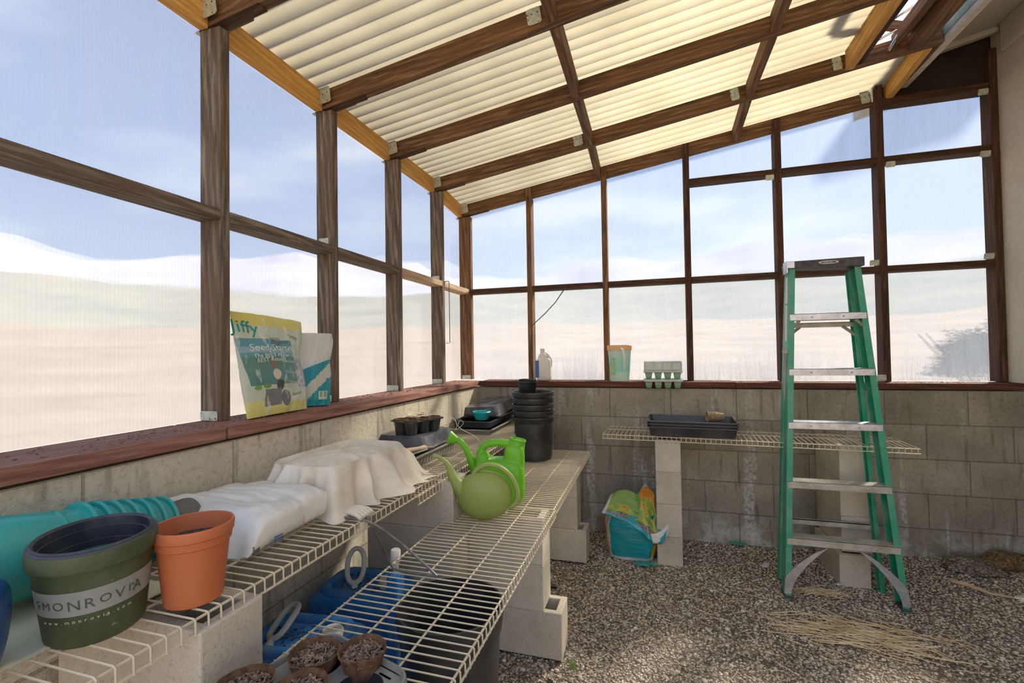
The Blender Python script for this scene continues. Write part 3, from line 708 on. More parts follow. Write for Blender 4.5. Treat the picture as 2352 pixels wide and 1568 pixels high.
for ax in (-.072, .068):
    m = MB(); f = onpot(.074, phc)
    for (dx, dz, rr) in ((0,.0,.002),(.003,.005,.0028),(-.002,.010,.0025),(.004,.013,.002)):
        m.add([f(ax+dx+rr*math.cos(k), dz+rr*.8*math.sin(k)) for k in [j*2*PI/7 for j in range(7)]], [tuple(range(7))])
    m.build('plant_emblem', 'ink', t)
f = onpot(.048, phc); adv = -.064
m = MB()
for ch in 'www.monrovia.com':
    vs, fs = text_mesh(ch, .0085); m.add([f(adv+v.x, v.y) for v in vs], fs); adv += max(v.x for v in vs)+.0042
m.build('web_address', 'ink_white', t)
for k, (nm, mt, rr, zz) in enumerate((('black_liner','pot_navy',.0865,.166),('black_liner','pot_navy',.0835,.170))):
    m = MB(); m.lathe([(rr-.014,.07+zz-.17),(rr-.006,zz-.012),(rr,zz-.008),(rr+.0012,zz-.003),(rr-.002,zz),(rr-.006,zz-.004),(rr-.0075,zz-.018),(rr-.0095,zz-.019),(rr-.011,zz-.040),(rr-.0135,zz-.041),(rr-.017,.07+zz-.17)], 64, cap0=False); m.build(nm, mt, t)
m = MB(); m.lathe([(.055,.06),(.066,.118),(.0645,.118),(.054,.064),(.001,.064)], 48, cap0=False); m.build('green_liner', 'pot_inner', t)
# terracotta coloured pot
t = empty('flower_pot', (.402,-2.618,ZA+.001), rz=.3); tag(t, 'terracotta coloured plastic flower pot holding dark soil', 'pot')
m = MB(); m.lathe([(.046,0),(.050,.003),(.0615,.112),(.0650,.114),(.0665,.128),(.0690,.130),(.0705,.146),(.0690,.150),(.0655,.1495),(.0635,.128),(.060,.110),(.048,.02),(.001,.02)], 64); m.build('pot_body', 'terracotta', t)
m = MB(); m.grid(lambda u, v: ((.0605*v*math.cos(2*PI*u)), .0605*v*math.sin(2*PI*u), .117+.004*mnoise.noise(Vector((v*9*math.cos(2*PI*u), v*9*math.sin(2*PI*u), 0)))), 36, 10, closeu=True); m.build('soil', 'soil', t)
# nested teal pots lying on their side against the wall
def lay(loc, rz, tilt=0): return Matrix.Translation(loc)@Matrix.Rotation(rz, 4, 'Z')@Matrix.Rotation(-PI/2+tilt, 4, 'X')
ax0 = Vector((.118,-2.655,ZA+.0915)); rzp = math.radians(-3)
dirp = Matrix.Rotation(rzp, 3, 'Z')@Vector((0,1,-.14))
ax0.z -= .002
for k in range(7):
    m = MB(); L0 = .235 if k == 0 else .20
    pr = [(.050,-L0),(.058,-L0+.004),(.076,-L0*.72),(.0815,-L0*.5),(.0775,-.055),(.0765,-.050),(.0785,-.046),(.0765,-.042),(.0755,-.03),(.0765,-.006),(.086,-.005),(.0885,0),(.0875,.003),(.080,.003),(.074,-.02),(.072,-.06)] if k == 0 else \
         [(.066,-.05),(.073,-.022),(.0765,-.006),(.086,-.005),(.0885,0),(.0875,.003),(.080,.003),(.074,-.02)]
    m.lathe(pr, 48, cap0=(k == 0)); o = m.build('planter_pot', 'teal'); o.matrix_world = lay(ax0+dirp*(.0275*k), rzp, -.14)@Matrix.Scale(1-.026*k, 4)
    tag(o, ['teal planter at the near end of the nested row, its body showing','second teal planter rim from the near end of the nested stack','third teal planter rim in the nested stack','middle teal planter rim in the nested stack','fifth teal planter rim of the nested stack','sixth teal planter rim, next to last in the nested stack','last teal planter rim in the nested stack, next to the grey pot'][k], 'pot', 'teal planters nested on their side')
m = MB(); m.lathe([(.062,-.02),(.066,.045),(.068,.047),(.069,.062),(.0705,.064),(.071,.076),(.069,.078),(.066,.074),(.062,.05),(.055,.0)], 48, cap0=False); o = m.build('grey_pot', 'grey_pot'); o.matrix_world = lay(ax0+dirp*.172, rzp, -.14)@Matrix.Scale(.84, 4); tag(o, 'dusty grey pot stuck in the far end of the nested teal planters', 'pot')
# blue pot lower left
m = MB(); m.lathe([(.040,0),(.060,.004),(.070,.014),(.0725,.022),(.076,.07),(.078,.16),(.084,.162),(.084,.176),(.079,.176),(.074,.16),(.06,.02)], 64); o = m.build('blue_pot', 'blue')
axd = Vector((-.62,-.78,.02)).normalized(); q = Vector((0,0,1)).rotation_difference(axd); o.matrix_world = Matrix.Translation((.342,-2.873,ZA+.084))@q.to_matrix().to_4x4(); tag(o, 'glossy blue pot lying on its side at the left edge of the photo', 'pot')
m = MB(); m.grid(lambda u, v: (.02+.30*u, -2.95+.36*v, ZA+.003+.006*max(0,mnoise.noise(Vector((u*5,v*5,3))))), 20, 20); o = m.build('paper_sack', 'paper', solid=.001); tag(o, 'flat yellowed paper sack under the teal and blue pots', 'sack')
m = MB(); m.box((.31,-2.89,ZA+.002),(.36,-2.80,ZA+.006)); 

# ================================================================== WHITE BAG
def pillow(u, v, x0, x1, y0, y1, z0, h, top=True, e=.30, amp=.006, sc=9, seed=0):
    a = 2*u-1; c = 2*v-1
    ex = abs(a)**4; ey = abs(c)**4
    t_ = max(0.0, (1-ex))**e*max(0.0, (1-ey))**e
    pin = 1-.035*(1-abs(abs(a)-abs(c)))*0
    x = (x0+x1)/2+(x1-x0)/2*a*(1-.05*(c*c)*(1 if abs(a) > .9 else 0)); y = (y0+y1)/2+(y1-y0)/2*c
    n = mnoise.fractal(Vector((x*sc+seed, y*sc, (1 if top else 0)*3.0)), 1.0, 2.0, 4)
    return Vector((x, y, z0+(h*t_+amp*n*(.3+t_) if top else 0)))
t = empty('soil_sack', (.20,-2.305,ZA+.002)); tag(t, 'plump dusty white plastic sack lying on the upper wire shelf', 'sack')
rot_ = Matrix.Rotation(.06, 4, 'Z')
def sackp(u, v):
    # closed tube cross-section (u around, v along y) with flattened gusset ends
    a = 2*PI*u; c = 2*v-1
    taper = (1-abs(c)**7)**.55; hh = .050*(1-abs(c)**6*.75)
    ca, sa = math.cos(a), math.sin(a)
    x = .175*abs(ca)**.45*(1 if ca > 0 else -1)*(.94+.06*taper); z = hh*abs(sa)**.55*(1 if sa > 0 else -1)*taper
    n = mnoise.fractal(Vector((x*11, c*2.2+7, z*10)), 1.0, 2.1, 5); n2 = abs(mnoise.noise(Vector((x*5+c*4, c*5, 2))))
    k = (.010*n-.010*n2+.004)*(1 if sa > -.3 else .1)
    y = .168*c+ .010*mnoise.noise(Vector((x*20,z*20,c)))
    zz = z+k
    if abs(c) > .85: zz += .012*math.sin(x*90)*(abs(c)-.85)/.15*.6
    zz += .030*max(0,-x-.08)/.1*max(0,-c)       # raised back corner
    return rot_@Vector((x, y, max(.0, zz+.048*taper*(1-abs(c)**6*.75)+.001)))
m = MB(); m.grid(sackp, 90, 60, closeu=True); sk = m.build('sack_body', 'bagwhite', t)
m = MB(); m.grid(lambda u, v: rot_@Vector((-.17+.10*u, -.16-.05*v+.02*u, .075+.035*math.sin(u*2)+.02*v)), 8, 5); m.build('torn_flap', 'bagwhite', t, solid=.001)
def sackside(x, y): # lettering on the near lower flank
    return rot_@Vector((.1775+.002, -.150+x, .012+y))
text_on('INCS', .016, lambda x, y: rot_@Vector((.181,-.118+y*.9,.012+x*.55)), 'ink_blue', t)
m = MB()
for k in range(12): m.box((.1765,-.150+k*.0016,.012),(.1805,-.1492+k*.0016+.0004*(k%3),.030))
m.build('barcode', 'ink_grey', t)
m = MB()
for k in range(3):
    for j in range(7): m.box((.1790,-.085+j*.004,.014+k*.006),(.1808,-.0825+j*.004,.0165+k*.006))
m.build('small_print', 'ink_blue', t)
text_on('WARM', .017, lambda x, y: rot_@Vector((.181,.000+y*.7,.016+x*.6)), 'ink_red', t)
# ================================================================== CANVAS CLOTH OVER A BOX
def clothp(u, v):
    # u around footprint angle, v from centre to hem
    a = 2*PI*u; ca, sa = math.cos(a), math.sin(a); p = 5
    R = 1/((abs(ca)**p+abs(sa)**p)**(1/p))
    fold = math.sin(a*13+1.3*math.sin(a*3))*.5+math.sin(a*23+2)*.25+.4*math.sin(a*7+1)
    hx_, hy_ = .120, .195
    H = .150
    if v < .62:
        s = v/.62; x = hx_*R*ca*s; y = hy_*R*sa*s
        z = H-.018*(x/hx_)**2-.03*((y/hy_)+.3)**2*.6-.008*s**6+.007*mnoise.fractal(Vector((x*22,y*14,1)),1,2,4)+.010*fold*s**3
        if abs(y-.05) < .06: z -= .010*math.cos((y-.05)/.06*PI/2)*(x/hx_ < .2)
    else:
        s = (v-.62)/.38; drop = s; out_ = .012+.035*s+.032*fold*min(1,s*2.2)
        z = H*(1-s**1.1)-.006; x = (hx_+out_)*R*ca; y = (hy_+out_)*R*sa
        if s > .85: x += .02*ca*(s-.85)/.15; y += .02*sa*(s-.85)/.15
        x += .006*mnoise.noise(Vector((a*4, s*3, 4)))
    if v > .62 and math.cos(a-.9) > .6: x += .03*(v-.62)/.38; y += .045*(v-.62)/.38
    return Vector((x+.0, y, max(z, .0015+.003*abs(mnoise.noise(Vector((a*6,v*9,0)))))))
t = empty('drop_cloth', (.250,-1.950,ZA+.001), rz=-.02); tag(t, 'wrinkled cream canvas cloth draped over a low box on the upper wire shelf', 'cloth')
m = MB(); m.grid(clothp, 220, 60, closeu=True); m.build('canvas', 'canvas', t)
m = MB(); m.grid(lambda u, v: Vector((.11+.08*u+.03*v, .17+.13*v-.03*u, .004+.006*abs(mnoise.noise(Vector((u*6,v*6,9)))))), 12, 12); m.build('loose_corner', 'canvas', t, solid=.0015)
m = MB(); m.box((-.112,-.185,.0),(.112,.185,.105)); 
bx_ = m.build('covered_box', 'tray_black', bevel=.004); bx_.location = (.250,-1.950,ZA+.001); tag(bx_, 'low dark box hidden under the cream canvas cloth', 'box')
# crumpled pale glove and cords in front of the cloth
m = MB()
for k in range(5):
    yy = -2.150+.010*k; m.tube([(.40,yy,ZA+.012),(.43,yy-.006,ZA+.018),(.455,yy-.012+.003*k,ZA+.014),(.475,yy-.02+.004*k,ZA+.008)], [.008,.0085,.0078,.006], 8)
m.lathe([(.001,0),(.024,.006),(.028,.016),(.02,.026),(.001,.03)], 12, Matrix.Translation((.385,-2.135,ZA+.002)))
o = m.build('work_glove', 'canvas'); tag(o, 'crumpled cream work glove beside the canvas cloth at the shelf edge', 'glove')
cpts = lambda P, n=24: [ (lambda q: q)(Vector(P[i]).lerp(Vector(P[i+1]), k/n)) for i in range(len(P)-1) for k in range(n)]+[Vector(P[-1])]
def spline(P, n=10):
    P = [Vector(p) for p in P]; o_ = []
    for i in range(len(P)-1):
        p0 = P[max(0,i-1)]; p1 = P[i]; p2 = P[i+1]; p3 = P[min(len(P)-1,i+2)]
        for k in range(n):
            t_ = k/n; o_.append(.5*((2*p1)+(p2-p0)*t_+(2*p0-5*p1+4*p2-p3)*t_*t_+(3*p1-p0-3*p2+p3)*t_**3))
    return o_+[P[-1]]
m = MB(); m.tube(spline([(.452,-2.13,ZA+.012),(.490,-2.15,ZA-.01),(.500,-2.12,.72),(.505,-2.09,.66),(.520,-2.075,.618),(.56,-2.07,.609),(.61,-2.072,.609),(.663,-2.071,.609)]), .0042, 8)
m.tube(spline([(.30,-2.16,ZA+.006),(.38,-2.175,ZA+.006),(.45,-2.17,ZA+.006),(.495,-2.155,ZA-.006),(.54,-2.12,.735),(.60,-2.09,.672),(.64,-2.075,.630),(.663,-2.071,.609)]), .0042, 8)
o = m.build('electric_cord', 'cord'); tag(o, 'grey electric cord looping from the upper shelf down to the lower shelf', 'cord')

# ================================================================== TRAYS
def tray(name, x0, x1, y0, y1, z, h, mat, label, cat='tray', slope=.012, ribs=True, flange=.008, up=True, rz=0, rot=None, parent=None, flmat=None):
    W_, L_ = x1-x0, y1-y0; t = empty(name, ((x0+x1)/2,(y0+y1)/2,z), rz=rz)
    if rot: t.rotation_euler = rot
    if label: tag(t, label, cat)
    if parent: t.parent = parent
    def ringp(w, l, zz, r=.012, n=5, rib=0):
        P = []
        for (cx_, cy_, a0) in ((w/2-r,l/2-r,0),(-w/2+r,l/2-r,PI/2),(-w/2+r,-l/2+r,PI),(w/2-r,-l/2+r,3*PI/2)):
            for k in range(n): a = a0+PI/2*k/(n-1); P.append((cx_+r*math.cos(a), cy_+r*math.sin(a), zz))
        return P
    m = MB(); zs = (0, h) if up else (h, 0)
    rings = [ringp(W_-2*slope, L_-2*slope, zs[0]), ringp(W_, L_, zs[1]), ringp(W_-.004, L_-.004, zs[1]), ringp(W_-2*slope-.003, L_-2*slope-.003, zs[0]+(.003 if up else -.003))]
    n = 20; vs = [p for r_ in rings for p in r_]; fs = [(i*n+k, i*n+(k+1)%n, (i+1)*n+(k+1)%n, (i+1)*n+k) for i in range(3) for k in range(n)]
    fs += [tuple(range(n-1,-1,-1)), tuple(3*n+k for k in range(n))]; m.add(vs, fs)
    if ribs:
        k = int(L_/.028)
        for i in range(1, k):
            y = -L_/2+L_*i/k
            for s in (-1, 1):
                m.add([(s*(W_/2-slope+.001),y-.004,zs[0]),(s*(W_/2-slope+.001),y+.004,zs[0]),(s*(W_/2+.0015),y+.004,zs[1]*.92+.08*zs[0]),(s*(W_/2+.0015),y-.004,zs[1]*.92+.08*zs[0])], [(0,1,2,3)])
        k = int(W_/.028)
        for i in range(1, k):
            x = -W_/2+W_*i/k
            for s in (-1, 1):
                m.add([(x-.004,s*(L_/2-slope+.001),zs[0]),(x+.004,s*(L_/2-slope+.001),zs[0]),(x+.004,s*(L_/2+.0015),zs[1]*.92+.08*zs[0]),(x-.004,s*(L_/2+.0015),zs[1]*.92+.08*zs[0])], [(0,1,2,3)])
    m.build('tray_body', mat, t, bevel=0)
    m = MB(); a, b_ = ringp(W_-.002, L_-.002, zs[1]), ringp(W_+2*flange, L_+2*flange, zs[1], .016)
    c_ = ringp(W_+2*flange, L_+2*flange, zs[1]-.005, .016); vs = a+b_+c_
    fs = [(i*n+k, i*n+(k+1)%n, (i+1)*n+(k+1)%n, (i+1)*n+k) for i in range(2) for k in range(n)]; m.add(vs, fs)
    m.build('rim', flmat or mat, t, solid=.0015); return t
tray('seed_tray', .10, .345, -1.67, -1.19, ZA+.001, .050, 'tray_grey', 'clear-lidded propagation tray under the smoky dome, lying along the upper shelf', flmat='tray_grey')
tray('humidity_dome', .075, .335, -1.50, -1.20, ZA+.062, .050, 'dome', 'smoky plastic dome turned down, under the six peat pots', cat='lid', up=False, ribs=False, slope=.018)
t = empty('cell_pack', (.228,-1.375,ZA+.1125), rz=-.35); tag(t, 'dark six-cell pack of peat pots on the smoky dome', 'tray')
def slab(w, l, z0, z1, r): 
    P = []
    for (cx_, cy_, a0) in ((w/2-r,l/2-r,0),(-w/2+r,l/2-r,PI/2),(-w/2+r,-l/2+r,PI),(w/2-r,-l/2+r,3*PI/2)):
        for k in range(6): a = a0+PI/2*k/5; P.append((cx_+r*math.cos(a), cy_+r*math.sin(a)))
    return P
m = MB(); m.prism(slab(.155,.22,0,0,.03), .056, .061); m.build('tray_rim', 'pot_black', t)
for i in range(2):
    for j in range(3):
        xx, yy = -.036+.072*i, -.069+.069*j
        m = MB(); m.lathe([(.023,0),(.024,.002),(.032,.058)], 16, Matrix.Translation((xx,yy,0)), wob=lambda a, z: .03*math.cos(a*8)); m.build('cell', 'pot_black', t)
        m = MB(); m.lathe([(.020,.02),(.0315,.060),(.0325,.066),(.0305,.067),(.0285,.060),(.02,.045),(.001,.043)], 20, Matrix.Translation((xx,yy,0)), cap0=False, wob=lambda a, z: .04*math.sin(a*5+i)); m.build('peat_pot', 'peat', t)
m = MB(); rnd = random.Random(3)
P = [Vector((.05,.05,.075))]
for k in range(26):
    a = k*.9; P.append(Vector((.0+.05*math.cos(a)*(.6+.4*rnd.random()), .0+.07*math.sin(a)*(.6+.4*rnd.random()), .072+.010*rnd.random())))
m.tube(spline(P, 6), .0011, 4)
o = m.build('twine', 'twine'); o.location = (.228,-1.375,ZA+.1125); tag(o, 'tangled cream twine lying over the six peat pots', 'twine')
m = MB(); rt_ = [(.345,-1.30,ZA+.172),(.372,-1.285,ZA+.165),(.385,-1.28,ZA+.13),(.378,-1.285,ZA+.112),(.395,-1.27,ZA+.12),(.41,-1.26,ZA+.14),(.40,-1.27,ZA+.155),(.388,-1.275,ZA+.13),(.41,-1.26,ZA+.105),(.43,-1.24,ZA+.09),(.46,-1.20,ZA+.055),(.478,-1.17,ZA+.0)]
m.tube(spline(rt_, 8), .0011, 4); o = m.build('twine', 'twine'); tag(o, 'loose loop of cream twine hanging from the peat pots to the shelf edge', 'twine')
# wooden block and trowel lying on the first tray
m = MB(); m.prism([(0,-.02),(.012,-.03),(.07,-.028),(.078,-.01),(.074,.022),(.015,.026)], 0, .034, Matrix.Translation((.178,-1.63,ZA+.053))@Matrix.Rotation(.3,4,'Z')); o = m.build('wooden_block', 'tan_wood', bevel=.004); tag(o, 'small tan wooden brush block at the near end of the propagation tray', 'block')
t = empty('hand_trowel', (.27,-1.60,ZA+.066), rz=math.radians(62)); tag(t, 'hand trowel with a pale wooden handle lying on the propagation tray', 'trowel')
m = MB(); m.lathe([(.004,0),(.011,.005),(.0125,.04),(.010,.09),(.013,.118),(.008,.127)], 14, Matrix.Rotation(PI/2,4,'Y')); m.build('handle', 'tan_wood', t)
m = MB(); m.tube([(.125,0,0),(.165,0,-.004),(.185,0,.002)], .0045, 8); m.build('shank', 'steel', t)
m = MB(); m.grid(lambda u, v: (-.005-.10*u, (.026*math.sin(PI*(.15+.85*min(1,u*1.3))*.9))*(2*v-1), .003+.007*(2*v-1)**2), 14, 9); m.build('blade', 'steel', t, solid=.0012)
m = MB(); m.tube([(.30,-1.66,ZA+.058),(.335,-1.60,ZA+.064),(.352,-1.52,ZA+.066)], .0035, 6); o = m.build('metal_stake', 'steel'); tag(o, 'thin metal stake lying along the rim of the propagation tray', 'stake')
# second stack at the far end
tray('seed_tray', .075, .335, -.68, -.19, ZA-.025, .030, 'tray_grey', 'clear shallow tray at the bottom of the far stack on the upper shelf')
tray('seed_tray', .065, .315, -.62, -.15, ZA+.006, .040, 'tray_black', 'ribbed black tray under the small bright teal pot', slope=.008)
tray('seed_tray', .085, .335, -.47, -.11, ZA+.048, .016, 'pot_black', 'thin black tray under the tilted smoky dome', ribs=False)
tray('humidity_dome', .070, .325, -.44, -.04, ZA+.070, .060, 'dome', 'tilted smoky dome on top of the far tray stack', cat='lid', up=False, ribs=False, slope=.012, rot=(math.radians(5),math.radians(-4),math.radians(-5)))
simple_pot('plant_pot', (.232,-.540,ZA+.048), .042, .056, .052, 'teal_bright', 'small bright teal pot in front of the smoky dome', rimh=.012, lip=.012)

# ================================================================== BLACK NURSERY POTS
for k in range(5):
    zz = ZB+.003+(.038*k if k < 4 else .038*3+.036)
    m = MB()
    if k == 0: pr = [(.098,0),(.108,.004),(.113,.035),(.119,.225),(.124,.230),(.127,.252),(.129,.254),(.129,.262),(.122,.262),(.116,.22),(.105,.01),(.001,.01)]
    else: pr = [(.114,.205),(.120,.228),(.124,.232),(.127,.252),(.1295,.254),(.1295,.262),(.122,.262),(.117,.22),(.108,.02),(.001,.02)]
    m.lathe(pr, 64, cap0=(k == 0), wob=(lambda a, z: -.03 if z < .03 and math.cos(a*4) > .8 else 0) if k == 0 else None)
    o = m.build('nursery_pot', 'pot_black'); o.location = (.573+(.0,.002,-.002,.001,-.001)[k],-.540,zz); o.rotation_euler = (0,0,k)
    tag(o, ['tall black nursery pot standing on the lower shelf, bottom of the nested stack','second black nursery pot rim up in the nested stack','middle black nursery pot rim of the nested stack','fourth black nursery pot rim up in the nested stack','topmost large black nursery pot of the nested stack'][k], 'pot', 'nested black nursery pots')
simple_pot('small_black_pot', (.540,-.555,1.008), .050, .062, .080, 'pot_black', 'small black pot sitting tilted inside the top of the nursery pot stack', rimh=.010, lip=.006, rot=(math.radians(5),math.radians(4),0))

# ================================================================== WATERING CANS
def blob(mb, c, r, e=1.0, mat=None, nu=28, nv=16, seed=0):
    def fn(u, v):
        a = 2*PI*u; b_ = PI*(v-.5)*.9999; ca, sa, cb, sb = math.cos(a), math.sin(a), math.cos(b_), math.sin(b_)
        s = lambda q: (abs(q)**e)*(1 if q >= 0 else -1)
        p = Vector((c[0]+r[0]*s(cb)*s(ca), c[1]+r[1]*s(cb)*s(sa), c[2]+r[2]*s(sb))); return mat@p if mat else p
    o = len(mb.v); mb.grid(fn, nu, nv, True, True)
    n = len(mb.v); mb.f += [tuple(range(o+nu-1, o-1, -1)), tuple(n-nu+k for k in range(nu))]; mb.sm += [True,True]
def remesh(o, vox=.003, it=6, f=.5):
    a = o.modifiers.new('r','REMESH'); a.mode = 'VOXEL'; a.voxel_size = vox; a.use_smooth_shade = True
    s = o.modifiers.new('s','SMOOTH'); s.iterations = it; s.factor = f
# light olive can: round flat body, long thin spout, ring handle
t = empty('watering_can', (.637,-1.590,ZB+.002), rz=math.radians(17)); tag(t, 'light olive round-bodied watering can in front on the lower shelf', 'watering can')
m = MB(); blob(m, (0,0,.096), (.110,.060,.096), .97); m.box((-.024,-.016,0),(.024,.016,.014))
sp_ = spline([(-.070,0,.10),(-.105,0,.135),(-.128,0,.175),(-.142,0,.215),(-.170,0,.243),(-.205,0,.258)], 8)
m.tube(sp_, [.042-.030*min(1,i/26)**.7-.004*i/len(sp_) for i in range(len(sp_))], 14); o = m.build('can_body', 'can_olive', t); remesh(o)
m = MB(); hp_ = spline([(-.055,0,.155),(-.030,0,.196),(.012,0,.215),(.062,0,.205),(.105,0,.168),(.128,0,.115),(.126,0,.070),(.098,0,.045)], 8)
m.tube(hp_, .0135, 12, sx=.75); o = m.build('handle', 'can_olive', t); remesh(o, .0025, 3)
# bright green can behind: tall box body, loop handle, mouth, spout with rose
t = empty('watering_can', (.628,-1.375,ZB+.002), rz=math.radians(14)); tag(t, 'bright green watering can with a rose spout, behind the olive one', 'watering can')
m = MB(); blob(m, (0,0,.098), (.112,.066,.098), .45); blob(m, (.068,0,.195), (.045,.050,.068), .6); blob(m, (-.070,0,.175), (.036,.045,.05), .8)
hp_ = spline([(-.088,0,.170),(-.084,0,.215),(-.058,0,.252),(-.01,0,.262),(.04,0,.258),(.07,0,.248)], 8); m.tube(hp_, .017, 14, sx=1.0); m.tube([(.078,0,.235),(.084,0,.272)], [.036,.034], 20)
o = m.build('can_body', 'can_green', t); remesh(o, .0032, 6)
m = MB(); m.lathe([(.034,0),(.036,.004),(.034,.010),(.029,.010),(.028,.002)], 28, Matrix.Translation((.0845,0,.268))@Matrix.Rotation(math.radians(12),4,'Y'), cap0=False); m.build('mouth_rim', 'can_green', t)
m = MB(); m.lathe([(.001,0),(.028,0)], 24, Matrix.Translation((.0845,0,.271))@Matrix.Rotation(math.radians(12),4,'Y'), cap0=False); m.build('mouth_shade_disc', 'pot_inner', t)  # flat disc closing the mouth, its dark green stands for the shade inside
m = MB(); sp_ = spline([(-.085,0,.085),(-.112,0,.150),(-.138,0,.215),(-.168,0,.262),(-.190,0,.276)], 8); m.tube(sp_, [.030-.016*min(1,i/16) for i in range(len(sp_))], 14); o = m.build('spout', 'can_green', t); remesh(o, .003, 3)
m = MB(); m.lathe([(.012,0),(.016,.012),(.029,.040),(.031,.046),(.001,.050)], 24, Matrix.Translation((-.180,0,.270))@Matrix.Rotation(math.radians(-68),4,'Y')); m.build('rose', 'can_green', t)

# ================================================================== PEAT POT TRAY IN FRONT
t = empty('propagation_tray', (.690,-2.640,ZB+.002), rz=math.radians(-17)); tag(t, 'grey moulded tray of peat pots at the bottom edge of the photo', 'tray')
def ringr(w, l, r, n=6):
    return slab(w, l, 0, 0, r)
# deck with round holes: build from polygons around each hole
m = MB(); Wd, Ld = .245, .255; cells = [(-.060,.065),(.060,.065),(-.060,-.055),(.060,-.055)]
def deckquad(cx_, cy_, hw, hl, r, z, n=24):
    vs = []; 
    for k in range(n):
        a = 2*PI*k/n; vs.append((cx_+r*math.cos(a), cy_+r*math.sin(a), z))
    for k in range(n):
        a = 2*PI*k/n; s = 1/max(abs(math.cos(a))/1, abs(math.sin(a))/1); vs.append((cx_+hw*s*math.cos(a), cy_+hl*s*math.sin(a), z))
    return vs, [(k, (k+1)%n, n+(k+1)%n, n+k) for k in range(n)]
for (cx_, cy_) in cells:
    vs, fs = deckquad(cx_, cy_, .060, .060, .043, .062); m.add(vs, fs)
m.add([(-.12,-.125,.062),(.12,-.125,.062),(.12,-.115,.062),(-.12,-.115,.062)], [(0,1,2,3)])
m.build('tray_deck', 'tray_grey', t, solid=.002)
m = MB(); rr_ = slab(Wd,Ld,0,0,.035); r2_ = slab(Wd+.014,Ld+.014,0,0,.042); n = len(rr_)
vs = [(x,y+.002,.062) for x, y in rr_]+[(x,y+.002,.070) for x, y in slab(Wd+.006,Ld+.006,0,0,.038)]+[(x,y+.002,.070) for x, y in r2_]+[(x,y+.002,.058) for x, y in slab(Wd+.018,Ld+.018,0,0,.044)]+[(x*.93,y*.93+.002,.001) for x, y in rr_]
m.add(vs, [(i*n+k, i*n+(k+1)%n, (i+1)*n+(k+1)%n, (i+1)*n+k) for i in range(4) for k in range(n)]); m.build('tray_rim', 'tray_grey', t, solid=.0015)
m = MB()
for k in range(3): m.box((.062+.0,.108-.0,.0635),(.092,.112,.0640))
m.build('slot', 'pot_black', t)
for j, (cx_, cy_) in enumerate(cells):
    m = MB(); m.lathe([(.028,.002),(.041,.062),(.0425,.062),(.030,.001),(.001,.001)] if j == 3 or j == 1 else [(.028,.002),(.041,.062)], 24, Matrix.Translation((cx_,cy_,0)), cap0=True); m.build('cell', 'pot_black', t)
def chippile(cx_, cy_, z, r, n, parent, seed):
    rn_ = random.Random(seed); m = MB()
    for _ in range(n):
        rr = r*math.sqrt(rn_.random()); a = rn_.random()*2*PI; L_ = rn_.uniform(.004,.014); w_ = rn_.uniform(.0015,.004)
        mt = Matrix.Translation((cx_+rr*math.cos(a), cy_+rr*math.sin(a), z+rn_.uniform(0,.006)))@Matrix.Rotation(rn_.random()*6.28,4,'Z')@Matrix.Rotation(rn_.uniform(-.7,.7),4,'Y')@Matrix.Rotation(rn_.uniform(-.7,.7),4,'X')
        m.box((-L_/2,-w_/2,-.0008),(L_/2,w_/2,.0008), mt)
    o = m.build('bark_mulch', 'chips', parent); tag(o, kind='stuff'); return o
for j, (cx_, cy_, zz, sc_) in enumerate(((-.068,.060,.022,1.1),(.016,.108,.032,1.02),(.000,-.012,.024,1.08),(-.100,-.055,.02,1.1))):
    q = empty('peat_pot', (cx_,cy_,zz)); q.parent = t
    m = MB(); m.lathe([(.024*sc_,0),(.040*sc_,.052),(.0445*sc_,.064),(.0425*sc_,.065),(.037*sc_,.048),(.001,.046)], 36, wob=lambda a, z: .035*math.sin(a*3+j)+.02*math.sin(a*11+j*2)+(.10*max(0,math.cos(a-2.8))**8 if j == 0 else 0)); m.build('fibre_wall', 'peat', q)
    chippile(0, 0, .050, .036*sc_, 330, q, 40+j)

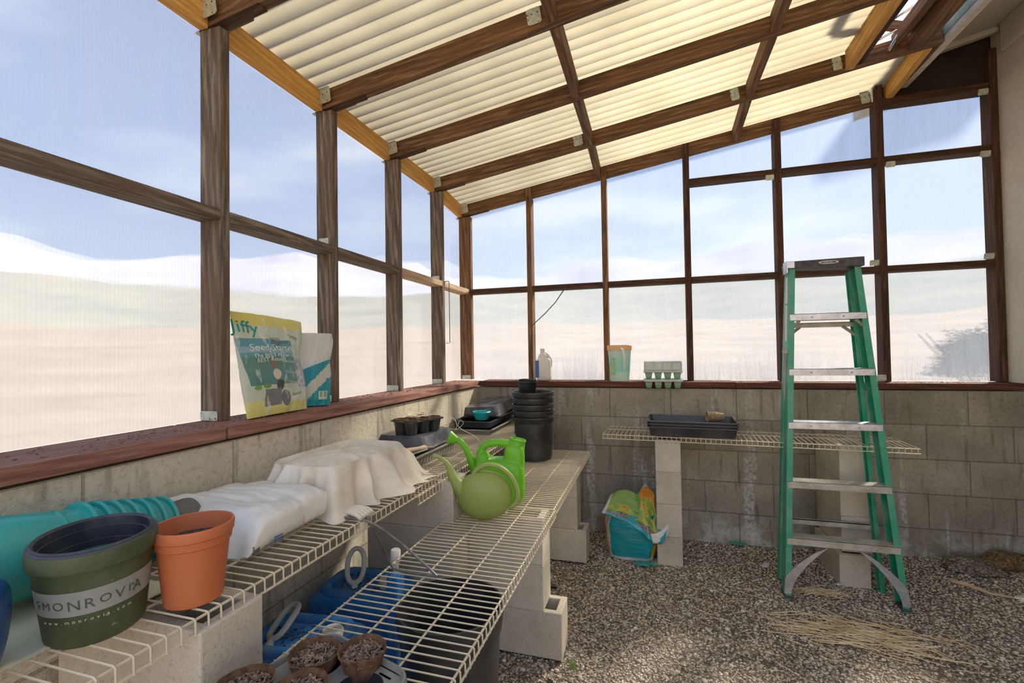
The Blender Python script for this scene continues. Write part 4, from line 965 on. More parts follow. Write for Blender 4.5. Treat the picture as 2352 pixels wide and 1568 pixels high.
# ================================================================== BLUE JUGS AND BUCKET UNDER THE SHELVES
def jug(x, y, rz, mat, label, h=.40, w=.34, d=.25, handle='up', cap=True, sc=1.0):
    t = empty('water_jug', (x, y, .0), rz=rz); tag(t, label, 'jug')
    m = MB(); blob(m, (0,0,h*.5), (w/2,d/2,h*.5), .22, nu=48, nv=24)
    o = m.build('jug_body', mat, t); 
    m = MB()
    P = [Vector((x_,y_,h-.004)) for x_, y_ in slab(w*.74,d*.68,0,0,.045)]
    m.tube(P, .022, 10, closed=True, sx=.9); m.tube([(w*.24,-d*.30,h),(w*.40,-d*.30,h-.004)], .016, 8); o = m.build('top_ridge', mat, t); remesh(o, .005, 4)
    m = MB(); m.lathe([(.031,0),(.032,.004),(.032,.026),(.029,.030),(.001,.030)], 24, Matrix.Translation((w*.30,-d*.02,h+.004)), wob=lambda a, z: .02*math.cos(a*14)); m.build('screw_cap', 'jug_white', t)
    m = MB()
    if handle == 'up': mt = Matrix.Translation((-.035,.0,h+.06))@Matrix.Rotation(math.radians(62),4,'X')@Matrix.Rotation(.2,4,'Z')
    elif handle == 'lean': mt = Matrix.Translation((-.075,.01,h+.030))@Matrix.Rotation(math.radians(22),4,'X')@Matrix.Rotation(-.4,4,'Y')
    else: mt = Matrix.Translation((.0,.02,h+.055))@Matrix.Rotation(math.radians(80),4,'X')@Matrix.Rotation(.9,4,'Y')
    P = [mt@Vector((.036*math.cos(a), .060*math.sin(a)+.004, .002*math.cos(3*a))) for a in [2*PI*k/28 for k in range(28)]]
    m.tube(P, .0095, 8, closed=True); m.tube([mt@Vector((0,-.055,0)), mt@Vector((.0,-.080,-.004))], [.010,.014], 8); m.build('handle', 'jug_white', t)
    # litter caught in the recessed top
    rn_ = random.Random(int(x*100+y*10)); m = MB()
    for _ in range(70):
        xx, yy = rn_.gauss(-.03,.05), rn_.gauss(0,.035)
        if abs(xx) > w*.33 or abs(yy) > d*.27: continue
        mt2 = Matrix.Translation((xx,yy,h+.002))@Matrix.Rotation(rn_.random()*6.3,4,'Z'); L_ = rn_.uniform(.004,.016); m.box((-L_/2,-.001,0),(L_/2,.0012,.002), mt2)
    o = m.build('litter', 'soil', t); tag(o, kind='stuff'); return t
jug(.235,-2.130,.12,'jug_blue','nearest upright blue water jug under the upper shelf, its white handle lying flat', handle='lean')
jug(.225,-1.800,.05,'jug_blue','middle blue water jug under the upper shelf, its white handle standing up', handle='up')
jug(.255,-1.320,.0,'jug_blue','farthest blue water jug, leaf litter in its recessed top', handle='edge', h=.39)
t = jug(.345,-2.388,.04,'jug_blue','blue water jug low in the gap between the shelves, white crescent handle on top', handle='lean', h=.33, w=.30)
m = MB(); m.lathe([(.05,0),(.062,.01),(.065,.10),(.065,.36),(.062,.44),(.05,.485),(.02,.51),(.018,.535),(.001,.535)], 32)
o = m.build('stained_bottle', 'jug_white'); o.location = (.105,-2.345,0); tag(o, 'tall stained beige plastic bottle wedged beside the near block pier', 'bottle')
t = empty('slim_container', (.455,-1.955,0)); tag(t, 'slim blue container with a white spigot cap at the edge of the lower shelf', 'container')
m = MB(); m.box((-.020,-.030,0),(.018,.030,.545)); m.build('container_body', 'jug_blue', t, bevel=.010)
m = MB(); m.lathe([(.010,-.018),(.010,0),(.012,.015),(.017,.018),(.017,.052),(.014,.057),(.001,.057)], 20, Matrix.Translation((0,0,.560))); m.build('spigot_cap', 'jug_white', t)
t = empty('waste_bin', (.700,-2.060,0)); tag(t, 'tall dark grey bin on the gravel under the lower wire shelf', 'bin')
m = MB(); m.lathe([(.120,0),(.125,.005),(.146,.46),(.152,.462),(.155,.49),(.158,.51),(.156,.53),(.150,.53),(.146,.50),(.140,.46),(.12,.01),(.001,.01)], 64); m.build('bin_body', 'pot_black', t)

# ================================================================== BAGS ON THE LEFT SILL
b = PB('seed_bag_print'); wr = b.pn(5, 6); c = b.mix(b.ramp(wr, [(.35, 0.0), (.65, .5)]), (.60,.62,.47), (.52,.56,.44))
c = b.mix(b.rect(-1,2,.88,2), c, (.70,.60,.17)); c = b.mix(b.rect(-1,2,-1,.14), c, (.72,.66,.22)); 
pan = b.rect(.12,.86,.30,.74,.16); c = b.mix(pan, c, (.13,.33,.38)); c = b.mix(b.rect(.12,.86,.28,.56,.16), c, (.11,.25,.21)); c = b.mix(b.rect(.12,.86,.60,.66,.16), c, (.30,.45,.52))
c = b.mix(b.rect(.55,1.2,.10,.24), c, (.66,.68,.52))
for (u_, v_, cc) in ((.41,.49,(.25,.17,.11)),(.43,.38,(.68,.60,.45)),(.47,.27,(.09,.08,.06))): c = b.mix(b.disc(u_,v_,.055,1.05), c, cc)
c = b.mix(b.rect(.20,.44,.08,.24,-.2), c, (.20,.19,.17)); c = b.mix(b.disc(.55,.14,.085,1.05), c, (.15,.14,.13))
c = b.mix(b.disc(.28,.27,.05,2.2), c, (.20,.34,.10)); c = b.mix(b.disc(.16,.26,.05,2.2), c, (.22,.38,.12)); c = b.mix(b.rect(.80,.98,.24,.55,.05), c, b.ramp(b.pn(28,4,(1,.5,1)), [(.4,(.30,.26,.22)),(.6,(.55,.60,.66))]))
cr_ = b.pn(4, 5, (1.5,.5,1)); c = b.mix(b.ramp(cr_, [(.56, 0.0), (.60, .55), (.64, 0.0)]), c, (.80,.82,.78))
M['seedbag'] = b.done(b.mixs(.25, b.bsdf(c, .28, bump=b.pn(7,5), bstr=.5, bdist=.01, spec=.6), b.transl(c)))
A_, B_, C_, D_ = Vector((-.047,-2.068,1.050)), Vector((-.052,-1.775,1.050)), Vector((-.150,-2.045,1.428)), Vector((-.128,-1.720,1.405))
def bagmap(A, B, Cc, D, bulge, seed=0, flip=1):
    nrm = ((B-A).cross(Cc-A)).normalized()
    def f(u, v):
        p = A.lerp(B, u).lerp(Cc.lerp(D, u), v); q = (math.sin(PI*min(1,max(0,u)))**.6)*(math.sin(PI*min(1,max(0,v*.80+.1)))**.8)
        n = mnoise.fractal(Vector((u*3+seed, v*3, 0)), 1, 2, 4); w_ = 0
        return p+nrm*(bulge*q*(1-.55*v)+.010*n*(.4+q))+ (B-A)*(-.10*math.exp(-((v-.60)/.14)**2))*(u-.5 if u > .5 else 0)*1.6
    return f, nrm
def make_bag(name, A, B, Cc, D, bulge, mat, label, seed):
    t = empty(name, (A+B)/2); tag(t, label, 'bag'); T0 = (A+B)/2
    f, nrm = bagmap(A-T0, B-T0, Cc-T0, D-T0, bulge, seed); sgn = 1 if nrm.x > 0 else -1
    if sgn < 0:
        g0 = f; nn = nrm
        def f(u, v):
            p = g0(u, v); base = (A-T0).lerp(B-T0, u).lerp((Cc-T0).lerp(D-T0, u), v); d = (p-base).dot(nn); return p-nn*2*d
        nrm = -nrm
    def full(u, v):
        if u <= .5: return f(u*2, v)
        uu = 2-u*2; p = f(uu, v); base = (A-T0).lerp(B-T0, uu).lerp((Cc-T0).lerp(D-T0, uu), v); d = (p-base).dot(nrm)
        return p-nrm*(max(0,d)*2+.003)
    m = MB(); m.grid(lambda u, v: full(u*.9999, v), 80, 40, closeu=True)
    nv0 = 0; m.f.append(tuple(range(79,-1,-1))); m.sm.append(False)
    o = m.build('bag_body', mat, t); a = o.data.attributes.new('puv', 'FLOAT_VECTOR', 'POINT'); d = []
    for j in range(40):
        for i in range(80):
            u = i/80*2; d += [u if u <= 1 else 2-u, j/39, 0]
    a.data.foreach_set('vector', d)
    return t, f, nrm
t, f, nr = make_bag('seed_mix_bag', A_, B_, C_, D_, .045, 'seedbag', 'large yellow and blue bag of organic seed starting mix leaning on the left sill', 2)
def lay_text(s, u0, v0, su, mat, slope=0.0, sk=0.0):
    w_ = text_w(s, .1); k = su/w_
    return text_on(s, .1, lambda x, y: f(u0+x*k+sk*y*k, v0+y*k*.80+slope*x*k)+nr*.0025, mat, t)
lay_text('Jiffy', -.03, .80, .31, 'ink_teal', -.05); lay_text('Seed Starting', .14, .615, .66, 'ink_cream', .02)
lay_text('The BEST Mix for the', .17, .545, .62, 'ink_cream', .03); lay_text('BEST Results!', .19, .50, .40, 'ink_cream', .05, .2)
lay_text('NATURAL', .40, .735, .17, 'ink_grey', .05); lay_text('&', .46, .715, .02, 'ink_grey'); lay_text('Organic', .40, .685, .28, 'ink_grey', .08, .25); lay_text('OMRI', .70, .79, .14, 'ink_grey', -.30)
lay_text('Coconut coir', .55, .385, .25, 'ink_cream'); lay_text('Peat moss', .52, .495, .22, 'ink_cream'); lay_text('Vermiculite', .58, .28, .24, 'ink_cream'); lay_text('Expands', .66, .155, .18, 'ink_teal', .06)
b = PB('perlite_bag_print'); c = b.mix(b.ramp(b.pn(6,5), [(.35, 0.0), (.7, .4)]), (.70,.70,.64), (.55,.56,.52))
arc = b.math('ADD', b.V, b.math('MULTIPLY', b.math('SUBTRACT', b.U, .5), -.14)); c = b.mix(b.math('LESS_THAN', arc, .60), c, (.60,.64,.62)); c = b.mix(b.math('LESS_THAN', arc, .555), c, (.01,.27,.33)); c = b.mix(b.math('LESS_THAN', b.V, .20), c, (.0,.30,.33))
sc_ = b.math('ADD', b.math('ADD', b.V, b.math('MULTIPLY', b.U, -.38)), b.math('MULTIPLY', b.pn(9,4), .10)); c = b.mix(b.math('MULTIPLY', b.math('GREATER_THAN', sc_, .08), b.math('LESS_THAN', sc_, .26)), c, (.58,.56,.46))
c = b.mix(b.rect(.52,.86,.075,.185), c, (.66,.66,.50)); M['perlite'] = b.done(b.mixs(.2, b.bsdf(c, .3, bump=b.pn(11,5), bstr=.6, bdist=.01, spec=.6), b.transl(c)))
t, f, nr = make_bag('perlite_bag', Vector((-.115,-1.725,1.050)), Vector((-.050,-1.640,1.050)), Vector((-.172,-1.690,1.362)), Vector((-.125,-1.515,1.362)), .030, 'perlite', 'smaller white and teal 8 lb bag beside the yellow bag on the left sill', 5)
lay_text('8 lb', .56, .105, .26, 'ink_teal', .0)
m = MB(); P = []
# hooked bent rod
m.tube([(-.125,-.320,1.772),(-.085,-.322,1.772),(-.083,-.322,1.765),(-.083,-.322,1.335),(-.110,-.322,1.332)], .0028, 6); o = m.build('bent_rod', 'rust'); tag(o, 'thin rusty bent rod hanging beside the fourth post', 'rod')
m = MB(); m.tube([(.680,.084,1.742),(.60,.080,1.63),(.52,.080,1.55),(.412,.076,1.455)], [.004,.0032,.0036,.003], 6); o = m.build('leaning_stick', 'rust'); tag(o, 'thin dark stick leaning between the mid rail and the first back stud', 'stick')

# ================================================================== THINGS ON THE BACK SILL
ZS = 1.046
t = empty('bleach_jug', (.515,.035,ZS)); tag(t, 'white jug with a blue side label on the back sill', 'jug')
m = MB(); blob(m, (0,0,.085), (.056,.040,.085), .38, nu=40, nv=20); blob(m, (-.004,0,.165), (.040,.034,.042), .9); m.tube([(-.008,0,.19),(-.010,0,.226)], .017, 14); o = m.build('jug_body', 'jug_white', t); remesh(o, .003, 5)
m = MB(); m.tube(spline([(.0,0,.205),(.032,0,.190),(.052,0,.150),(.050,0,.105)], 6), .010, 10); m.build('handle', 'jug_white', t)
m = MB(); m.lathe([(.018,0),(.018,.016),(.001,.018)], 20, Matrix.Translation((-.010,0,.222))); m.build('screw_cap', 'ink_white', t)
m = MB(); m.box((-.0575,-.0405,.025),(-.030,-.0385,.150)); m.box((-.0578,-.036,.025),(-.0558,.03,.150)); m.build('side_label', 'ink_blue', t)
# pitcher
b = NB('pitcher_fill'); v = b.coord(rand=False); tc = b.n('ShaderNodeTexCoord'); sp = b.n('ShaderNodeSeparateXYZ'); b.l(tc.outputs['Object'], sp.inputs[0])
c = b.ramp(sp.outputs['Z'], [(.0,(.62,.70,.60)),(.055,(.60,.72,.62)),(.075,(.38,.66,.56)),(.155,(.42,.70,.60)),(.19,(.62,.70,.66))]); M['pitcher'] = b.done(b.mixs(.45, b.bsdf(c, .3, spec=.5), b.transl(c)))
M['pitcher_lid'] = plastic('peach_lid', (.80,.50,.22), .4, .05, transl=.35)
t = empty('pitcher', (1.064,.045,ZS)); tag(t, 'translucent aqua pitcher with a peach lid on the back sill', 'pitcher')
sq = lambda r, n=40: [(r*(abs(math.cos(a))**.55)*(1 if math.cos(a) > 0 else -1), r*.72*(abs(math.sin(a))**.55)*(1 if math.sin(a) > 0 else -1)) for a in [2*PI*k/n for k in range(n)]]
m = MB(); r0, r1 = sq(.064), sq(.080); n = 40
m.add([(x,y,0) for x,y in r0]+[(x,y,.215) for x,y in r1], [(k,(k+1)%n,n+(k+1)%n,n+k) for k in range(n)]+[tuple(range(n-1,-1,-1)), tuple(n+k for k in range(n))], True); m.build('pitcher_body', 'pitcher', t)
m = MB(); m.add([(x,y,.2155) for x,y in sq(.080)]+[(x,y,.219) for x,y in sq(.086)]+[(x,y,.250) for x,y in sq(.086)]+[(x,y,.254) for x,y in sq(.082)], [(i*n+k,i*n+(k+1)%n,(i+1)*n+(k+1)%n,(i+1)*n+k) for i in range(3) for k in range(n)]+[tuple(3*n+k for k in range(n))]); m.build('lid', 'pitcher_lid', t)
m = MB(); m.tube(spline([(.010,-.062,.225),(.024,-.085,.222),(.034,-.092,.19),(.036,-.088,.13),(.034,-.078,.085)], 6), .009, 10); m.build('handle', 'ink_white', t)
m = MB(); m.box((-.060,-.0560,.045),(-.028,-.0545,.165)); fl = m.build('floral_label', 'ink_teal', t); M['flor'] = plain('floral_print', (.55,.50,.10), (.12,.45,.42), 60, .6); fl.data.materials[0] = M['flor']
# stacked seed trays
b = NB('milky_green_cells'); v = b.coord(rand=False); tc = b.n('ShaderNodeTexCoord'); sp = b.n('ShaderNodeSeparateXYZ'); b.l(tc.outputs['Object'], sp.inputs[0])
c = b.ramp(sp.outputs['Z'], [(.0,(.22,.50,.28)),(.022,(.30,.56,.34)),(.03,(.55,.60,.46)),(.048,(.30,.28,.18)),(.062,(.34,.40,.16)),(.075,(.62,.64,.52))]); M['cells'] = b.done(b.mixs(.4, b.bsdf(c, .35), b.transl(c)))
M['cells_top'] = plastic('clear_tray_plastic', (.68,.70,.66), .3, .15, (.30,.34,.16), transl=.4)
for lay_i, (z_, lab_) in enumerate(((ZS-.041,'lower clear cell tray with green bottoms, hanging over the back sill edge'),(ZS+.019,'middle clear cell tray of the stack on the back sill'),(ZS+.080,'topmost clear ribbed lid of the tray stack on the back sill'))):
    t = empty('seedling_tray', (1.352,-.020 if lay_i == 0 else .0,z_)); tag(t, lab_, 'tray')
    if lay_i < 2:
        for i in range(4):
            xx = -.0915+.061*i
            m = MB(); m.lathe([(.016,0),(.020,.003),(.029,.040)], 4, Matrix.Translation((xx,-.035,0))@Matrix.Rotation(PI/4,4,'Z')@Matrix.Scale(1.25,4)); m.f = m.f; q = m.build('cell', 'cells', t, bevel=.004)
        m = MB(); m.box((-.125,-.070,.044),(.125,.10,.060)); m.build('tray_body', 'cells_top', t, bevel=.004)
    else:
        m = MB(); m.box((-.122,-.060,0),(.122,.10,.050)); m.build('tray_body', 'cells_top', t, bevel=.003)
        m = MB()
        for i in range(5): m.box((-.121+.0585*i,-.062,.050),(-.113+.0585*i,.10,.056))
        for k in range(4): m.box((-.122,-.06+.050*k,.050),(.122,-.054+.050*k,.057))
        for i in range(5): m.box((-.121+.0585*i,-.063,.0),(-.115+.0585*i,-.060,.050))
        m.build('ribs', 'cells_top', t, bevel=.001)
if True:
    # the lower tray rests on the sill behind its overhang
    pass
# ================================================================== THINGS ON THE BACK SHELF
for k in range(3):
    tray('seed_tray', 1.262, 1.742, -.47, -.20, ZC+.004+.0165*k, .056, 'tray_black', ['bottom black tray of the three nested on the back shelf','middle black tray of the three nested on the back shelf','topmost black tray on the back shelf, holding peat cups'][k], rz=math.radians(-2.5), ribs=(k == 0))
for k in range(6):
    m = MB(); m.lathe([(.020,.0),(.028,.045),(.0305,.052),(.0285,.053),(.026,.045),(.018,.004),(.001,.004)], 24, wob=lambda a, z: .015*math.sin(a*4+k)); o = m.build('peat_cup', 'peat_tan')
    dr = Vector((-.97,-.20,.03)).normalized(); q = Vector((0,0,1)).rotation_difference(dr); o.matrix_world = Matrix.Translation(Vector((1.685,-.300,ZC+.105))+dr*(.0085*k))@q.to_matrix().to_4x4()
    tag(o, 'tan fibre cup, %s in the nested row lying in the black tray' % ['rightmost','fifth from the left','fourth from the left','third from the left','second from the left','leftmost, its mouth showing'][k], 'cup', 'peat cups nested in the black tray')
# ================================================================== TEAL SOIL BAG ON THE GRAVEL
b = PB('soil_bag_print'); c = b.mix(b.ramp(b.pn(7,5), [(.45, 0.0), (.65, .35)]), (.0,.26,.30), (.10,.22,.17))
st = b.math('GREATER_THAN', b.math('SINE', b.math('MULTIPLY', b.V, 60)), .80); beige = b.mix(st, (.50,.42,.32), (.55,.34,.06))
c = b.mix(b.math('LESS_THAN', b.U, .38), c, beige); c = b.mix(b.math('GREATER_THAN', b.U, .64), c, (.0,.11,.19)); c = b.mix(b.math('MULTIPLY', b.math('GREATER_THAN', b.U, .64), b.math('LESS_THAN', b.V, .38)), c, (.62,.36,.03))
c = b.mix(b.rect(.3,.7,-1,.07), c, (.5,.55,.55)); M['soilbag'] = b.done(b.bsdf(c, .4, bump=b.pn(9,5), bstr=.6, bdist=.012, spec=.45))
b = PB('soil_bag_flap'); n1 = b.pn(7,5,(1,1,1)); c = b.ramp(n1, [(.25,(.12,.05,.02)),(.38,(.16,.28,.05)),(.50,(.26,.40,.08)),(.58,(.60,.42,.06)),(.66,(.50,.16,.03)),(.8,(.14,.07,.03))])
c = b.mix(b.math('LESS_THAN', b.math('ADD', b.V, b.math('MULTIPLY', b.pn(30,3), .12)), .30), c, b.ramp(b.pn(60,3), [(.4,(.05,.04,.05)),(.6,(.4,.36,.36))]))
c = b.mix(b.math('MULTIPLY', b.math('LESS_THAN', b.U, .42), b.math('GREATER_THAN', b.V, .5)), c, (.22,.36,.09)); c = b.mix(b.math('MULTIPLY', b.math('GREATER_THAN', b.U, .40), b.math('GREATER_THAN', b.V, .82)), c, (.58,.22,.02))
c = b.mix(b.math('LESS_THAN', b.V, .10), c, (.05,.38,.44)); c = b.mix(b.math('GREATER_THAN', b.U, .80), c, (.03,.33,.36)); c = b.mix(b.math('LESS_THAN', b.U, .03), c, (.6,.6,.55)); c = b.mix(b.math('GREATER_THAN', b.U, .955), c, (.62,.63,.64))
M['flap'] = b.done(b.bsdf(c, .4, bump=b.pn(8,5), bstr=.4, bdist=.01, spec=.5))
t = empty('potting_soil_bag', (1.165,-.330,0)); tag(t, 'crumpled teal and yellow potting soil bag standing on the gravel', 'bag')
def sbody(u, v):
    a = 2*PI*u; ang = a-1.5*PI; z = .27*v
    rad = .165*(1-.18*(1-v)**3-.35*max(0,v-.75)**1.2*2)*(1+.06*mnoise.fractal(Vector((math.cos(ang)*2,math.sin(ang)*2,v*3)),1,2,4))
    sqx = abs(math.cos(ang))**.7*(1 if math.cos(ang) > 0 else -1); sqy = abs(math.sin(ang))**.7*(1 if math.sin(ang) > 0 else -1)
    return Vector((rad*sqx+(-.03+.01*v), rad*.62*sqy, z-.01))
grid_attr('bag_body', lambda u, v: sbody((u+.0)%1, v), 72, 30, 'soilbag', t, closeu=True)
FT = [(-.150,.352),(-.100,.380),(-.053,.384),(.000,.366),(.016,.370),(.045,.405),(.062,.411),(.095,.395),(.113,.375),(.122,.328),(.160,.27),(.196,.222)]
FB = [(-.196,.275),(-.140,.262),(-.080,.245),(-.030,.218),(.016,.190),(.050,.168),(.085,.149),(.100,.125),(.113,.113),(.135,.115),(.160,.135),(.196,.212)]
def flapf(u, v):
    q = u*11; i = min(10, int(q)); k = q-i
    T = Vector(FT[i]).lerp(Vector(FT[i+1]), k); B = Vector(FB[i]).lerp(Vector(FB[i+1]), k)
    p = B.lerp(T, v); n = mnoise.fractal(Vector((u*5,v*4,3)),1,2,4)
    return Vector((p.x+.004*n, -.118+.13*v**1.4+.018*n-.016*math.sin(u*15+v*2), p.y+.004*n))
grid_attr('folded_flap', flapf, 60, 40, 'flap', t, solid=.002)
m = MB(); m.grid(lambda u, v: Vector((-.06+.18*u, .060-.02*math.sin(u*6), .23+.12*v+.06*v*math.exp(-((u-.68)/.18)**2))), 24, 10); m.build('back_panel', 'flap', t, solid=.002)
m = MB(); m.grid(lambda u, v: Vector((.100+.092*u-.02*v*(1-u), -.112-.010*math.sin(u*5), .108+.060*v*(1-.3*u)+.075*u*u+.01)), 10, 6); m.build('white_underside', 'bagwhite', t, solid=.002)

# ================================================================== STEP LADDER
t = empty('step_ladder', (2.16,-.55,0)); tag(t, 'green fibreglass step ladder with aluminium steps standing before the back wall', 'ladder')
T0 = Vector((2.16,-.55,0))
FL0, FL1 = Vector((1.905,-.665,-.005))-T0, Vector((1.986,-.575,1.690))-T0
FR0, FR1 = Vector((2.435,-.655,-.005))-T0, Vector((2.306,-.575,1.690))-T0
BL0, BL1 = Vector((1.925,-.430,0))-T0, Vector((1.992,-.500,1.66))-T0
BR0, BR1 = Vector((2.405,-.455,0))-T0, Vector((2.300,-.500,1.66))-T0
def channel(name, p0, p1, s, web=.072, fl=.028, th=.004, mat='fiberglass', ydir=1):
    """s=+1: web on the outer -x side"""
    d = (p1-p0); z = d.normalized(); y = Vector((0,1,0)); y = (y-z*y.dot(z)).normalized(); x = y.cross(z)
    mt = Matrix(((x.x,y.x,z.x,p0.x),(x.y,y.y,z.y,p0.y),(x.z,y.z,z.z,p0.z),(0,0,0,1))); L_ = d.length
    P = [(0,0),(fl,0),(fl,th),(th,th),(th,web-th),(fl,web-th),(fl,web),(0,web)]
    if s < 0: P = [(-x_,y_) for x_, y_ in P][::-1]
    m = MB(); m.prism(P, 0, L_, mt); return m.build(name, mat, t, bevel=.001)
channel('front_rail', FL0, FL1, 1); channel('front_rail', FR0, FR1, -1)
channel('rear_rail', BL0-Vector((0,.03,0)), BL1, 1, web=.045, fl=.022); channel('rear_rail', BR0-Vector((0,.03,0)), BR1, -1, web=.045, fl=.022)
m = MB(); mt = None
m.add([(FL1.x-.012,-.045,1.682),(FR1.x+.012,-.045,1.672),(FR1.x+.012,.075,1.672),(FL1.x-.012,.075,1.682),(FL1.x-.012,-.045,1.716),(FR1.x+.012,-.045,1.720),(FR1.x+.012,.075,1.716),(FL1.x-.012,.075,1.712)], [(0,3,2,1),(4,5,6,7),(0,1,5,4),(1,2,6,5),(2,3,7,6),(3,0,4,7)])
cp = m.build('cap', 'cap', t, bevel=.004)
m = MB(); n = 28; m.add([(-.0+.045*math.cos(2*PI*k/n),-.0462,1.700+.0085*math.sin(2*PI*k/n)) for k in range(n)]+[(-.0+.037*math.cos(2*PI*k/n),-.0462,1.700+.0055*math.sin(2*PI*k/n)) for k in range(n)], [(k,(k+1)%n,n+(k+1)%n,n+k) for k in range(n)]); m.build('oval_emblem', 'white_paint', cp)
text_on('WERNER', .0105, lambda x, y: Vector((-.024+x, -.0466, 1.6965+y)), 'white_paint', cp)
m = MB(); m.add([(FL1.x+.06,-.044,1.684),(FR1.x-.06,-.044,1.676),(FR1.x-.10,-.044,1.668),(FL1.x+.10,-.044,1.670)], [(0,1,2,3)]); m.build('cap_lip', 'cap', cp, solid=.003)
m = MB(); m.box((FL1.x-.018,-.047,1.655),(FL1.x-.010,.02,1.718)); m.box((FL1.x-.018,-.049,1.680),(FL1.x+.020,-.046,1.716)); m.build('corner_guard', 'alu', t, bevel=.002)
def railx(p0, p1, z): k = (z-p0.z)/(p1.z-p0.z); return p0.lerp(p1, k)
for i, zs in enumerate((.300,.582,.882,1.155,1.440)):
    a, c = railx(FL0, FL1, zs), railx(FR0, FR1, zs)
    m = MB(); x0, x1 = a.x+.005, c.x-.005; y0 = a.y-.003
    h_ = .034; y1 = y0+.078
    m.box((x0,y0,zs-h_),(x1,y0+.003,zs)); m.box((x0,y0,zs-.003),(x1,y1,zs)); m.box((x0,y1-.003,zs-h_),(x1,y1,zs))
    for k in range(6): m.box((x0,y0+.008+k*.012,zs),(x1,y0+.012+k*.012,zs+.0016))
    st_ = m.build('step', 'alu_dirty' if i < 2 else 'alu', t, bevel=.0008)
    m = MB()
    for xx in (x0+.10, x1-.10): m.lathe([(.005,0),(.004,.002),(.001,.003)], 10, Matrix.Translation((xx,y0-.0005,zs-.018))@Matrix.Rotation(PI/2,4,'X'))
    m.build('rivet', 'alu', st_)
# curved gussets below the bottom step
for s, p0, p1 in ((1,FL0,FL1),(-1,FR0,FR1)):
    pts = []
    for k in range(11):
        a = k/10; z = .268-.245*a; xr = railx(p0,p1,z).x; inn = .155*(1-a)**1.7+.026
        pts.append((xr+s*inn, z))
    m = MB(); vs = []
    for k, (x_, z) in enumerate(pts): 
        wd = .052+.006*math.sin(PI*k/10); vs += [(x_,p0.y-.004+.006,z),(x_-s*min(wd,.9*abs(x_-railx(p0,p1,z).x)+.008),p0.y+.002,z-.026*(1-k/10))]
    fs = [(2*k,2*k+2,2*k+3,2*k+1) for k in range(10)]
    m.add(vs, fs); m.build('gusset', 'alu', t, solid=.004)
# diagonal braces under the top step and rear spreaders
for s, p0, p1 in ((1,FL0,FL1),(-1,FR0,FR1)):
    a = railx(p0,p1,1.35); m = MB(); m.tube([(a.x+s*.004,a.y+.01,1.350),(a.x+s*.055,a.y+.012,1.405)], .008, 4); m.build('brace', 'alu_dirty', t)
    q = BL0 if s > 0 else BR0; q1 = BL1 if s > 0 else BR1; a = railx(q,q1,1.30); m = MB(); m.tube([(a.x+s*.004,a.y,1.315),(a.x+s*.075,a.y,1.375)], .008, 4); m.build('brace', 'alu_dirty', t)
for zz in (1.385,.318,.90):
    a, c = railx(BL0,BL1,zz), railx(BR0,BR1,zz)
    if zz == .90: continue
    m = MB(); m.box((a.x+.004,a.y-.002,zz-.014),(c.x-.004,a.y+.003,zz+.012)); m.box((a.x+.004,a.y-.002,zz+.009),(c.x-.004,a.y+.022,zz+.012)); m.build('rear_bar', 'alu_dirty', t)
a = railx(FL0,FL1,1.25); m = MB(); m.tube([(a.x-.006,a.y+.02,1.245),(a.x-.010,a.y+.04,1.02)], .003, 6); m.tube([(a.x-.003,a.y+.055,1.245),(a.x-.012,a.y+.05,.99)], .003, 6); m.box((a.x-.014,a.y+.005,1.235),(a.x-.001,a.y+.06,1.255)); m.build('spreader', 'alu_dirty', t)
m = MB()
for (z0, z1) in ((1.50,1.64),(1.30,1.49)):
    p, q = railx(FL0,FL1,z0), railx(FL0,FL1,z1); m.add([(p.x-.0008,p.y+.02,z0),(p.x-.0008,p.y+.062,z0),(q.x-.0008,q.y+.062,z1),(q.x-.0008,q.y+.02,z1)], [(0,3,2,1)])
m.build('safety_sticker', 'ink_white', t)
vs, fs = text_mesh('Werner', .075); m = MB()
m.add([(lambda p: (p.x-.0012, p.y+.022+v.y*.5, .80-v.x))(railx(FL0,FL1,.80-v.x)) for v in vs], fs); m.build('brand_lettering', 'ink_blue', t)
for s, p in ((1,FL0),(-1,FR0)):
    m = MB(); m.box((min(p.x,p.x+s*.030)-.002,p.y-.003,0),(max(p.x,p.x+s*.030)+.002,p.y+.074,.014)); m.build('foot', 'cap', t, bevel=.002)

# ================================================================== OUTSIDE PLANTS
rn_ = random.Random(11); t = empty('juniper_tree', (7.3,7.3,-.30)); tag(t, 'gnarled dark juniper tree outside the lower right panes', 'tree')
m = MB()
for k in range(9):
    a = rn_.uniform(.4,2.7); L_ = rn_.uniform(.6,1.2); P = [Vector((0,0,0))]
    for j in range(6): P.append(P[-1]+Vector((math.cos(a)*L_*.22+rn_.uniform(-.06,.06), math.sin(a)*.12, .28*(1-.05*j)+rn_.uniform(-.05,.1))))
    m.tube(spline(P,4), [.06*(1-i/28) + .008 for i in range(25)], 6)
m.build('branches', 'bark', t)
m = MB()
for k in range(5200):
    a = rn_.random()*2*PI; rr = math.sqrt(rn_.random()); px_ = 1.15*rr*math.cos(a); py_ = .7*rr*math.sin(a)
    top = 1.95+.12*px_-.55*(px_/1.2)**2+.15*math.sin(px_*9)+.18*mnoise.noise(Vector((px_*4,0,3)))
    if px_ < -.3: top -= .55*(-.3-px_)
    z = rn_.uniform(1.02+.2*mnoise.noise(Vector((px_*4,py_*3,1))), top)
    if mnoise.noise(Vector((px_*3.5,py_*2,z*3.5))) < -.22: continue
    s = rn_.uniform(.05,.11); mt = Matrix.Translation((px_,py_,z))@Matrix.Rotation(rn_.random()*6.3,4,'Z')@Matrix.Rotation(rn_.uniform(0,3),4,'X')
    m.add([mt@Vector(p) for p in ((-s,0,0),(0,-s*.25,0),(s,0,0),(0,s*.25,s*.3))], [(0,1,2,3)])
